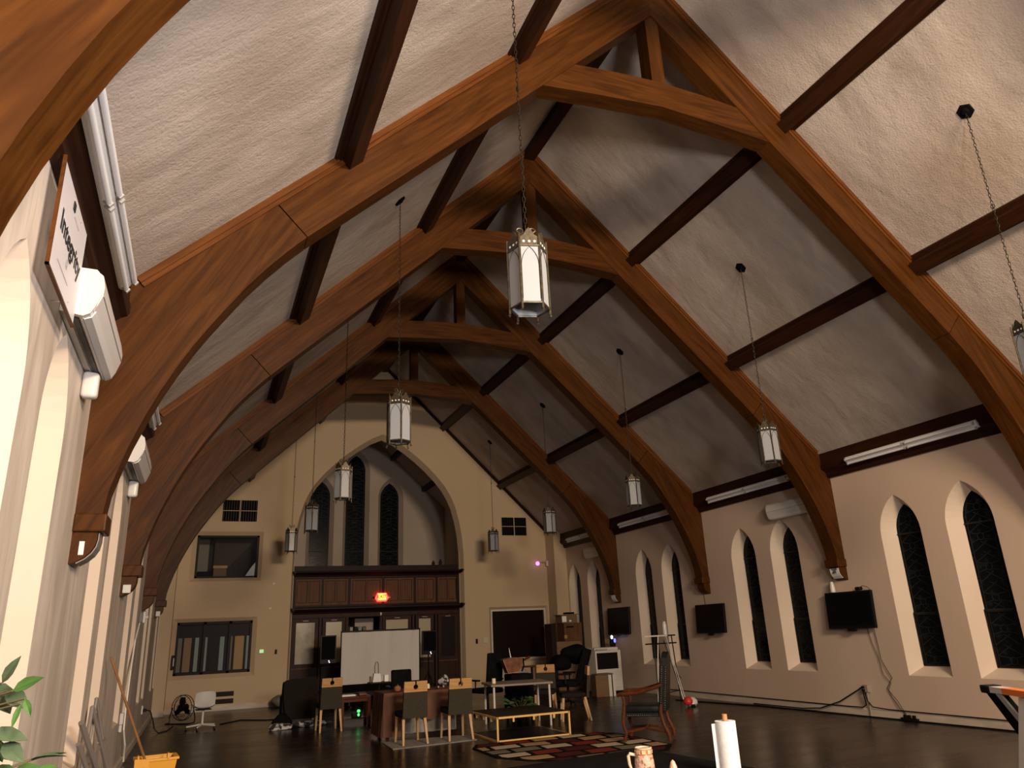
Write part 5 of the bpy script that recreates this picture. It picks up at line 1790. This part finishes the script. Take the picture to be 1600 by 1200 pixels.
for s_ in (-1, 1):
    for i in range(20):
        for yv in (-0.03, 0.03):
            p = tl @ Vector((s_ * 0.262, yv, 0.02 + i * 0.031))
            nails.lathe([(0.0, -0.009), (0.008, -0.004), (0.009, 0.0), (0.008, 0.004), (0.0, 0.009)], 6, p)
    for i in range(16):
        nails.lathe([(0.0, -0.009), (0.008, -0.004), (0.009, 0.0), (0.008, 0.004), (0.0, 0.009)], 6, (s_ * 0.272, -0.24 + i * 0.032, 0.365))
for i in range(17):
    nails.lathe([(0.0, -0.009), (0.008, -0.004), (0.009, 0.0), (0.008, 0.004), (0.0, 0.009)], 6, (-0.25 + i * 0.031, 0.272, 0.365))
o = nails.obj('nail_studs', 'chrome', ac)
o['kind'] = 'stuff'
for s_ in (-1, 1):
    x = s_ * 0.285
    M().tube([(x, -0.30, 0.78), (x * 1.03, -0.18, 0.74), (x * 1.05, 0.05, 0.68), (x * 1.08, 0.22, 0.665), (x * 1.08, 0.32, 0.665), (x * 1.05, 0.37, 0.64)], [0.024, 0.026, 0.028, 0.030, 0.032, 0.022], 8).obj('arm', 'red_wood', ac, True)
    M().tube([(x, 0.29, 0.66), (x, 0.27, 0.55), (x, 0.29, 0.40), (x, 0.31, 0.26), (x, 0.27, 0.12), (x, 0.31, 0.02)], [0.026, 0.024, 0.030, 0.028, 0.020, 0.032], 8).obj('front_leg', 'red_wood', ac, True)
    M().tube([(x, -0.27, 0.50), (x, -0.26, 0.40), (x, -0.29, 0.25), (x, -0.35, 0.11), (x, -0.36, 0.02)], [0.026, 0.028, 0.028, 0.034, 0.024], 8).obj('rear_leg', 'red_wood', ac, True)
    M().tube([(x, 0.29, 0.14), (x * 0.8, 0.12, 0.16), (x * 0.5, 0.0, 0.18)], 0.018, 6).obj('stretcher', 'red_wood', ac, True)
    M().tube([(x, -0.33, 0.14), (x * 0.8, -0.14, 0.16), (x * 0.5, 0.0, 0.18)], 0.018, 6).obj('stretcher', 'red_wood', ac, True)
M().tube([(-0.145, 0, 0.18), (0, 0, 0.185), (0.145, 0, 0.18)], 0.018, 6).obj('cross_stretcher', 'red_wood', ac, True)

# stacked boxes by the right wall
cbn = thing('filing_cabinet', 'dark cabinet under the stack of boxes in the far right corner', 'cabinet', (5.0, 20.5, 0))
M().rbox(-0.42, 0.40, -0.28, 0.28, 0.0, 1.30, 0.01, 2).obj('body', 'cardboard', cbn)
M().rbox(-0.56, -0.425, -0.28, 0.20, 0.0, 1.80, 0.01, 2).obj('side_column', 'slat_dark', cbn)
for z in (0.35, 0.80, 1.1):
    M().rbox(-0.40, 0.38, -0.30, -0.281, z - 0.20 if z > 0.4 else 0.05, z + 0.05, 0.006, 1).obj('drawer', 'cardboard', cbn)
wc2 = thing('wooden_crate', 'wooden crate with a hand slot in the corner stack', 'crate', (5.12, 20.45, 1.301))
M().rbox(-0.29, 0.28, -0.26, 0.22, 0.0, 0.50, 0.008, 2).obj('crate_box', 'screen_panel_wood', wc2)
M().box(-0.22, 0.02, -0.263, -0.258, 0.37, 0.41).obj('hand_slot', 'black_matte', wc2)
M().box(-0.30, -0.21, -0.264, -0.258, 0.08, 0.17).obj('yellow_sticker', 'slat_yellow', wc2)
cb3 = thing('shipping_carton', 'small labelled cardboard carton on top of the corner stack', 'carton', (5.05, 20.45, 1.802))
M().box(-0.26, 0.24, -0.22, 0.2, 0.0, 0.22).obj('carton', 'cardboard', cb3)
M().faces([(-0.32, -0.24, 0.215), (0.28, -0.24, 0.225), (0.28, 0.22, 0.225), (-0.32, 0.22, 0.215), (-0.32, -0.24, 0.235), (0.28, -0.24, 0.245), (0.28, 0.22, 0.245), (-0.32, 0.22, 0.235)],
          [(3, 2, 1, 0), (4, 5, 6, 7), (0, 1, 5, 4), (1, 2, 6, 5), (2, 3, 7, 6), (3, 0, 4, 7)]).obj('flap', 'cardboard', cb3)
M().box(-0.25, -0.11, -0.224, -0.219, 0.03, 0.19).obj('label', 'white_paper', cb3)
M().box(-0.02, 0.04, -0.224, -0.219, 0.03, 0.08).obj('label', 'white_paper', cb3)
o = M().rbox(5.02, 5.25, 20.3, 20.6, 2.05, 2.10, 0.01, 2).obj('dark_folder', 'black_fabric')
tag(o, 'dark folder lying on the topmost carton', 'folder')

# copier and the carton before it
cp = thing('copier', 'white floor-standing copier with a black front by the right wall', 'copier', (5.12, 18.5, 0))
M().rbox(-0.40, 0.36, -0.30, 0.30, 0.06, 1.06, 0.012, 2).obj('body', 'white_paint', cp)
M().box(-0.36, 0.26, -0.306, -0.299, 0.60, 1.00).obj('front_panel', 'black_plastic', cp)
for z in (0.22, 0.42):
    M().rbox(-0.37, 0.30, -0.310, -0.299, z - 0.08, z + 0.09, 0.004, 1).obj('paper_tray', 'white_plastic', cp)
M().rbox(-0.40, 0.30, -0.28, 0.28, 1.061, 1.13, 0.015, 2).obj('document_feeder', 'white_plastic', cp)
M().rbox(-0.38, -0.05, -0.34, -0.22, 1.06, 1.10, 0.01, 2).obj('control_panel', 'grey_plastic', cp)
M().box(-0.38, 0.34, -0.28, 0.28, 0.0, 0.06).obj('plinth', 'black_plastic', cp)
cc2 = thing('tall_carton', 'tall brown and white carton in front of the copier', 'carton', (4.62, 17.75, 0), math.radians(-8))
M().box(-0.24, 0.10, -0.2, 0.2, 0, 0.50).obj('brown_side', 'cardboard', cc2)
M().box(0.101, 0.18, -0.2, 0.2, 0, 0.50).obj('white_side', 'white_paint', cc2)
M().box(0.181, 0.21, -0.2, 0.2, 0, 0.50).obj('black_band', 'black_plastic', cc2)
M().box(0.211, 0.27, -0.2, 0.2, 0, 0.50).obj('white_side', 'white_paint', cc2)
o = M().rbox(4.42, 4.88, 17.62, 17.92, 0.501, 0.53, 0.01, 2).obj('flat_tray', 'slat_tan')
tag(o, 'flat tan tray on top of the tall carton', 'tray')
bl = thing('router', 'black device with bright blue lights behind the copier', 'router', (5.62, 18.85, 1.20))
M().rbox(-0.06, 0.08, -0.05, 0.05, -0.05, 0.14, 0.01, 2).obj('case', 'black_plastic', bl)
M().rbox(-0.05, 0.07, -0.04, 0.04, -1.20, -0.05, 0.005, 1).obj('post', 'black_plastic', bl)
M().lathe([(0.0, -0.05), (0.03, -0.03), (0.032, 0.03), (0.0, 0.05)], 10, (-0.03, -0.05, 0.17)).obj('lamp', 'led_white', bl, True)
M().lathe([(0.0, -0.06), (0.03, -0.04), (0.032, 0.04), (0.0, 0.06)], 10, (0.05, -0.055, 0.08)).obj('lamp', 'led_blue', bl, True)

# metal display easel with white can
es_ = thing('metal_easel', 'black and white metal flip-chart easel standing by the right wall', 'easel', (4.82, 15.2, 0))
M().box(-0.42, 0.20, -0.012, 0.012, 1.385, 1.415).obj('top_bar', 'white_paint', es_)
M().box(0.201, 0.41, -0.012, 0.012, 1.385, 1.415).obj('top_bar', 'black_plastic', es_)
M().box(-0.42, 0.40, -0.05, -0.026, 1.22, 1.25).obj('ledge_bar', 'black_plastic', es_)
for nm, m_, pts in (('leg', 'black_plastic', [(-0.20, -0.03, 1.24), (-0.33, -0.25, 0.01)]), ('leg', 'white_paint', [(-0.05, 0.0, 1.39), (-0.28, -0.10, 0.01)]),
                    ('leg', 'black_plastic', [(0.31, 0.0, 1.40), (0.44, 0.08, 0.01)]), ('rear_leg', 'chrome', [(0.12, 0.0, 1.39), (0.17, -0.45, 0.01)]),
                    ('rear_leg', 'white_paint', [(0.16, 0.0, 1.39), (0.22, -0.45, 0.01)]), ('rear_leg', 'black_plastic', [(0.09, 0.0, 1.30), (0.20, -0.42, 0.01)])):
    M().cyl(pts[0], pts[1], 0.013 if nm == 'leg' else 0.008, 8).obj(nm, m_, es_)
M().cyl((-0.29, -0.09, 0.16), (0.42, 0.06, 0.22), 0.009, 6).obj('crossbar', 'black_plastic', es_)
M().cyl((0.22, -0.35, 0.50), (0.40, 0.04, 0.55), 0.008, 6).obj('crossbar', 'black_plastic', es_)
o = M().lathe([(0.052, 0), (0.052, 0.20), (0.048, 0.235), (0.034, 0.26), (0.034, 0.29), (0.0, 0.292)], 16, (4.97, 15.2, 1.416)).obj('spray_can', 'white_plastic', None, True)
tag(o, 'white spray can standing on the metal easel bar', 'can')
rw = thing('floor_toy', 'small red and white ball-shaped toy on the floor by the easel', 'toy', (4.66, 14.05, 0))
M().lathe([(0.0, 0.0), (0.08, 0.012), (0.12, 0.06), (0.115, 0.12), (0.07, 0.17), (0.0, 0.19)], 16, (0.04, 0, 0)).obj('white_half', 'white_plastic', rw, True)
M().lathe([(0.0, 0.03), (0.08, 0.05), (0.105, 0.09), (0.10, 0.13), (0.06, 0.185), (0.0, 0.20)], 16, (-0.06, -0.02, 0)).obj('red_half', 'red_plastic', rw, True)
M().rbox(-0.05, 0.03, -0.14, -0.09, 0.0, 0.05, 0.012, 2).obj('blue_tab', 'black_plastic', rw)

# ---------------------------------------------------------------- left foreground: mop bucket, folded stand, plant
mbk = thing('mop_bucket', 'yellow mop bucket with a wringer near the left wall', 'bucket', (-5.27, 10.05, 0), math.radians(6))
def bucket_ring(z, hx, hy):
    return [(-hx, -hy), (hx, -hy), (hx, hy), (-hx, hy)]
M().prism(bucket_ring(0, 0.15, 0.13), 0.07, 0.46, 'z', poly2=bucket_ring(0, 0.205, 0.175), holes=[bucket_ring(0, 0.135, 0.115)], holes2=[bucket_ring(0, 0.19, 0.16)]).obj('pail', 'yellow_plastic', mbk)
M().box(-0.14, 0.14, -0.12, 0.12, 0.07, 0.085).obj('pail_bottom', 'yellow_plastic', mbk)
M().prism(bucket_ring(0, 0.225, 0.19), 0.46, 0.485, 'z', holes=[bucket_ring(0, 0.185, 0.155)]).obj('rim', 'yellow_plastic', mbk)
M().prism([(-0.225, 0.37), (-0.08, 0.37), (-0.08, 0.49), (-0.225, 0.50)], -0.215, -0.185, 'y').obj('wringer_face', 'yellow_plastic', mbk)
M().rbox(-0.18, -0.07, -0.222, -0.214, 0.385, 0.42, 0.003, 1).obj('wringer_plate', 'yellow_plastic', mbk)
M().rbox(0.10, 0.125, -0.2, -0.1, 0.47, 0.53, 0.006, 2).obj('wringer_lug', 'yellow_plastic', mbk)
M().rbox(-0.20, -0.18, -0.2, -0.1, 0.47, 0.53, 0.006, 2).obj('wringer_lug', 'yellow_plastic', mbk)
for sx_ in (-1, 1):
    for sy_ in (-1, 1):
        M().cyl((sx_ * 0.12 - 0.012, sy_ * 0.10, 0.035), (sx_ * 0.12 + 0.012, sy_ * 0.10, 0.035), 0.035, 10).obj('caster', 'black_plastic', mbk)
o = M().cyl((-5.82, 9.74, 1.57), (-5.36, 10.10, 0.40), 0.0145, 8).obj('wooden_mop', 'mop_wood')
tag(o, 'wooden mop handle leaning from the yellow bucket to the left wall', 'mop')
fs_ = thing('folded_stand', 'folded grey metal stand leaning on the left wall', 'stand', (-5.62, 8.75, 0))
for pts, r_ in (([(-0.20, -0.85, 1.06), (0.08, 0.25, 0.02)], 0.026), ([(-0.19, -0.95, 0.90), (0.05, -0.05, 0.02)], 0.022), ([(-0.20, -0.18, 1.14), (0.0, 0.55, 0.3)], 0.020),
                ([(-0.20, 0.08, 1.20), (-0.02, 0.70, 0.25)], 0.018), ([(-0.20, -0.18, 1.14), (-0.19, -0.5, 0.55)], 0.018), ([(-0.20, 0.08, 1.20), (-0.20, -0.1, 0.75)], 0.014),
                ([(-0.19, 0.55, 0.98), (-0.02, 0.95, 0.02)], 0.018)):
    M().cyl(pts[0], pts[1], r_, 8).obj('tube', 'grey_metal', fs_)
for a, c in (((-0.18, -0.5, 0.62), (-0.10, 0.35, 0.80)), ((-0.14, 0.1, 0.80), (-0.13, 0.65, 0.78))):
    M().cyl(a, c, 0.012, 6).obj('crossbar', 'grey_metal', fs_)
o = M().rbox(-5.845, -5.79, 8.0, 8.6, 0.005, 0.52, 0.02, 2).obj('dark_case', 'black_fabric')
tag(o, 'dark flat case behind the folded grey stand', 'case')

# ficus branches coming into the picture at lower left
fp = thing('ficus_plant', 'leafy green ficus in the lower left corner', 'plant', (-5.48, 2.45, 0))
M().lathe([(0.14, 0), (0.19, 0.30), (0.20, 0.33), (0.18, 0.33), (0.17, 0.28), (0.0, 0.28)], 20).obj('pot', 'terracotta', fp, True)
M().lathe([(0.0, 0.29), (0.171, 0.285)], 20).obj('soil', 'soil', fp)
M().tube([(0, 0, 0.27), (0.01, 0.02, 0.7), (-0.01, 0.0, 1.1), (0.02, 0.01, 1.45), (0.0, 0.0, 1.62)], [0.016, 0.014, 0.012, 0.009, 0.005], 8).obj('trunk', 'stem', fp, True)
LEAVES = [((-5.4, 2.4, 1.58), (-5.37, 2.38, 1.64), 'leaf_pale', 0.4), ((-5.37, 2.38, 1.56), (-5.31, 2.36, 1.59), 'leaf', 0.5), ((-5.43, 2.45, 1.58), (-5.38, 2.43, 1.51), 'leaf_pale', 0.6),
          ((-5.39, 2.42, 1.56), (-5.34, 2.4, 1.52), 'leaf_pale', 0.6), ((-5.34, 2.38, 1.54), (-5.32, 2.36, 1.5), 'leaf', 0.35), ((-5.34, 2.34, 1.53), (-5.35, 2.32, 1.48), 'leaf', 0.25),
          ((-5.4, 2.36, 1.47), (-5.32, 2.34, 1.45), 'leaf_pale', 0.42), ((-5.37, 2.36, 1.44), (-5.32, 2.34, 1.4), 'leaf_pale', 0.6), ((-5.4, 2.4, 1.45), (-5.37, 2.38, 1.4), 'leaf', 0.5),
          ((-5.4, 2.5, 1.41), (-5.35, 2.48, 1.39), 'leaf', 0.5), ((-5.34, 2.36, 1.37), (-5.28, 2.34, 1.38), 'leaf', 0.5), ((-5.29, 2.34, 1.37), (-5.23, 2.32, 1.37), 'leaf', 0.5),
          ((-5.39, 2.4, 1.38), (-5.33, 2.38, 1.36), 'leaf', 0.5), ((-5.44, 2.4, 1.61), (-5.41, 2.38, 1.55), 'leaf', 0.5), ((-5.43, 2.4, 1.5), (-5.39, 2.38, 1.43), 'leaf', 0.5)]
fo = Vector((-5.48, 2.45, 0))
for a, c, m_, wd in LEAVES:
    a, c = Vector(a) - fo, Vector(c) - fo
    d = c - a
    ln = d.length * 1.08
    br = Vector((0.0, 0.0, max(a.z - 0.06, 0.5)))
    M().tube([br, (br + a) / 2 + Vector((0, 0, 0.015)), a], 0.0028, 5).obj('twig', 'stem', fp)
    m = M()
    leaf_mesh(m, a, d, (-0.1, -0.75, 0.55), ln, ln * wd, 0.08)
    m.obj('leaf', m_, fp)
rl = random.Random(11)
for i in range(30):
    a = rl.uniform(0, 6.28)
    z = rl.uniform(0.75, 1.34)
    b0 = Vector((0, 0, z))
    e = Vector((0.16 * math.cos(a), 0.16 * math.sin(a), z + 0.05))
    M().tube([b0, e], 0.0028, 4).obj('twig', 'stem', fp)
    m = M()
    leaf_mesh(m, e, (math.cos(a), math.sin(a), rl.uniform(-0.6, 0.3)), (0, 0, 1), 0.085, 0.042)
    m.obj('leaf', 'leaf' if i % 3 else 'leaf_pale', fp)

# ---------------------------------------------------------------- right foreground table with towel roll and stein
bt_ = thing('black_table', 'table under a black cloth at the bottom of the picture', 'table', (-2.45, 4.50, 0), math.radians(7))
M().rbox(-0.86, 0.86, -0.86, 0.86, 0.70, 0.744, 0.01, 2).obj('tabletop', 'slat_dark', bt_)
for sx_ in (-1, 1):
    for sy_ in (-1, 1):
        M().box(sx_ * 0.78 - 0.03, sx_ * 0.78 + 0.03, sy_ * 0.78 - 0.03, sy_ * 0.78 + 0.03, 0, 0.70).obj('leg', 'black_plastic', bt_)
cl = M()
N_ = 96
vs = []
ring = []
for i in range(N_):
    t_ = i / N_ * 4
    sd_ = int(t_)
    f_ = t_ - sd_
    h_ = 0.875
    x, y = [(-h_ + 2 * h_ * f_, -h_), (h_, -h_ + 2 * h_ * f_), (h_ - 2 * h_ * f_, h_), (-h_, h_ - 2 * h_ * f_)][sd_]
    ring.append((x, y, sd_))
vs = [(x * 0.985, y * 0.985, 0.75) for x, y, _ in ring]
for r_, z in enumerate((0.742, 0.55, 0.33)):
    for i, (x, y, sd_) in enumerate(ring):
        rp = (0.004 + 0.018 * r_) * (1 + math.sin(i * 0.9))
        nx_, ny_ = [(0, -1), (1, 0), (0, 1), (-1, 0)][sd_]
        vs.append((x + nx_ * rp, y + ny_ * rp, z))
fs = [tuple(range(N_))]
for r_ in range(3):
    for i in range(N_):
        j = (i + 1) % N_
        fs.append((r_ * N_ + i, r_ * N_ + j, (r_ + 1) * N_ + j, (r_ + 1) * N_ + i))
o = cl.faces(vs, fs).obj('black_tablecloth', 'black_fabric', None, True)
o.location = (-2.45, 4.50, 0)
o.rotation_euler = (0, 0, math.radians(7))
tag(o, 'plain black cloth covering the foreground table', 'tablecloth')
pt = thing('paper_towel_roll', 'white paper towel roll on a wooden peg holder', 'paper towels', (-1.775, 4.27, 0.752))
M().lathe([(0.075, 0.0), (0.075, 0.012), (0.02, 0.015)], 20).obj('base', 'tan_wood', pt)
M().cyl((0, 0, 0.012), (0, 0, 0.335), 0.0165, 12).obj('peg', 'tan_wood', pt, True)
# roll as a loose spiral with a hanging edge
sp = []
for i in range(49):
    a = -2.2 + i / 48 * 2 * PI
    rr = 0.062 + 0.004 * i / 48
    sp.append((rr * math.cos(a), rr * math.sin(a)))
inner = [(0.0235 * math.cos(2 * PI * i / 20), 0.0235 * math.sin(2 * PI * i / 20)) for i in range(20)]
M().prism(sp, 0.016, 0.295, 'z', holes=[inner]).obj('roll', 'paper_towel', pt, True)
fl_ = []
for i in range(14):
    a = -2.2 - 0.09 * (13 - i)
    fl_.append((0.0675 * math.cos(a), 0.0675 * math.sin(a)))
t0 = Vector((math.cos(-2.2 - 1.17 + PI / 2 * -1), math.sin(-2.2 - 1.17 - PI / 2)))
fl_ = [(fl_[0][0] - 0.02, fl_[0][1] + 0.008), (fl_[0][0] - 0.008, fl_[0][1] + 0.004)] + fl_
fb = [(x * 1.03 - 0.001, y * 1.03) for x, y in fl_]
M().prism(fl_ + fb[::-1], 0.012, 0.282, 'z').obj('loose_sheet', 'paper_towel', pt)

sn = thing('beer_stein', 'ceramic relief beer stein with an angular handle', 'stein', (-2.395, 4.27, 0.752), math.radians(0))
M().lathe([(0.062, 0.0), (0.063, 0.02), (0.060, 0.085)], 24).obj('green_foot', 'stein_green', sn, True)
M().lathe([(0.060, 0.085), (0.057, 0.13), (0.052, 0.158)], 24).obj('relief_body', 'stein_relief', sn, True)
M().lathe([(0.052, 0.158), (0.050, 0.165), (0.0505, 0.19)], 24).obj('amber_band', 'stein_amber', sn, True)
M().lathe([(0.0505, 0.19), (0.0515, 0.198), (0.047, 0.20), (0.045, 0.19), (0.045, 0.05), (0.0, 0.05)], 24).obj('rim', 'stein_cream', sn, True)
hx_, hy_ = -math.cos(math.radians(23)), math.sin(math.radians(23))
M().tube([(hx_ * r_, hy_ * r_, z) for r_, z in ((0.05, 0.158), (0.085, 0.166), (0.093, 0.155), (0.090, 0.11), (0.082, 0.085), (0.055, 0.062))], [0.009, 0.010, 0.010, 0.010, 0.009, 0.008], 8).obj('handle', 'stein_cream', sn, True)
for i in range(9):
    a = i * 2 * PI / 9
    M().rbox(0.0495, 0.0525, -0.012, 0.012, 0.166, 0.186, 0.001, 1, Matrix.Rotation(a, 4, 'Z')).obj('band_tile', 'stein_cream', sn)
fg = thing('small_figurine', 'small pale figurine tip beside the stein', 'figurine', (-2.10, 4.42, 0.752))
M().lathe([(0.034, 0), (0.03, 0.02), (0.022, 0.05), (0.012, 0.075), (0.0, 0.085)], 12).obj('figure', 'stein_cream', fg, True)
M().lathe([(0.016, 0), (0.014, 0.03), (0.0, 0.06)], 10, (-0.02, -0.012, 0.01)).obj('side_lobe', 'tan_wood', fg, True)

# folding trestle with orange and white top at the right edge
tr = thing('folding_trestle', 'folding trestle with black end caps and orange and white top rail', 'trestle', (0.70, 4.30, 0), math.atan2(-0.9, -0.44))
M().rbox(0.0, 0.13, -0.05, 0.05, 1.052, 1.10, 0.006, 2).obj('end_cap', 'black_plastic', tr)
for i in range(4):
    M().box(0.02 + i * 0.03, 0.03 + i * 0.03, -0.053, 0.053, 1.048, 1.104).obj('cap_rib', 'black_plastic', tr)
M().box(0.13, 0.29, -0.045, 0.045, 1.056, 1.098).obj('white_rail', 'white_plastic', tr)
M().box(0.291, 0.75, -0.045, 0.045, 1.056, 1.098).obj('orange_rail', 'orange_plastic', tr)
M().box(0.751, 0.91, -0.045, 0.045, 1.056, 1.098).obj('white_rail', 'white_plastic', tr)
M().rbox(0.91, 1.04, -0.05, 0.05, 1.052, 1.10, 0.006, 2).obj('end_cap', 'black_plastic', tr)
for sgn, x0 in ((1, 0.0), (-1, 1.04)):
    q = lambda pts: [(x0 + sgn * a, z) for a, z in pts]
    M().prism(q([(0.06, 1.052), (0.20, 1.052), (0.45, 0.86), (0.45, 0.80), (0.36, 0.80)]), -0.04, 0.04, 'y').obj('gusset', 'black_matte', tr)
    M().prism(q([(0.20, 1.052), (0.27, 1.052), (0.47, 0.90), (0.45, 0.86)]), -0.045, -0.03, 'y').obj('gusset_plate', 'grey_plastic', tr)
for s_ in (-1, 1):
    for x in (0.50, 0.68):
        M().prism([(s_ * 0.0 - 0.03, 1.05), (s_ * 0.0 + 0.03, 1.05), (s_ * 0.26 + 0.03, 0.0), (s_ * 0.26 - 0.03, 0.0)], x - 0.035, x + 0.035, 'x').obj('leg', 'white_plastic', tr)
M().box(0.52, 0.66, -0.14, 0.14, 0.55, 0.58).obj('spreader', 'white_plastic', tr)
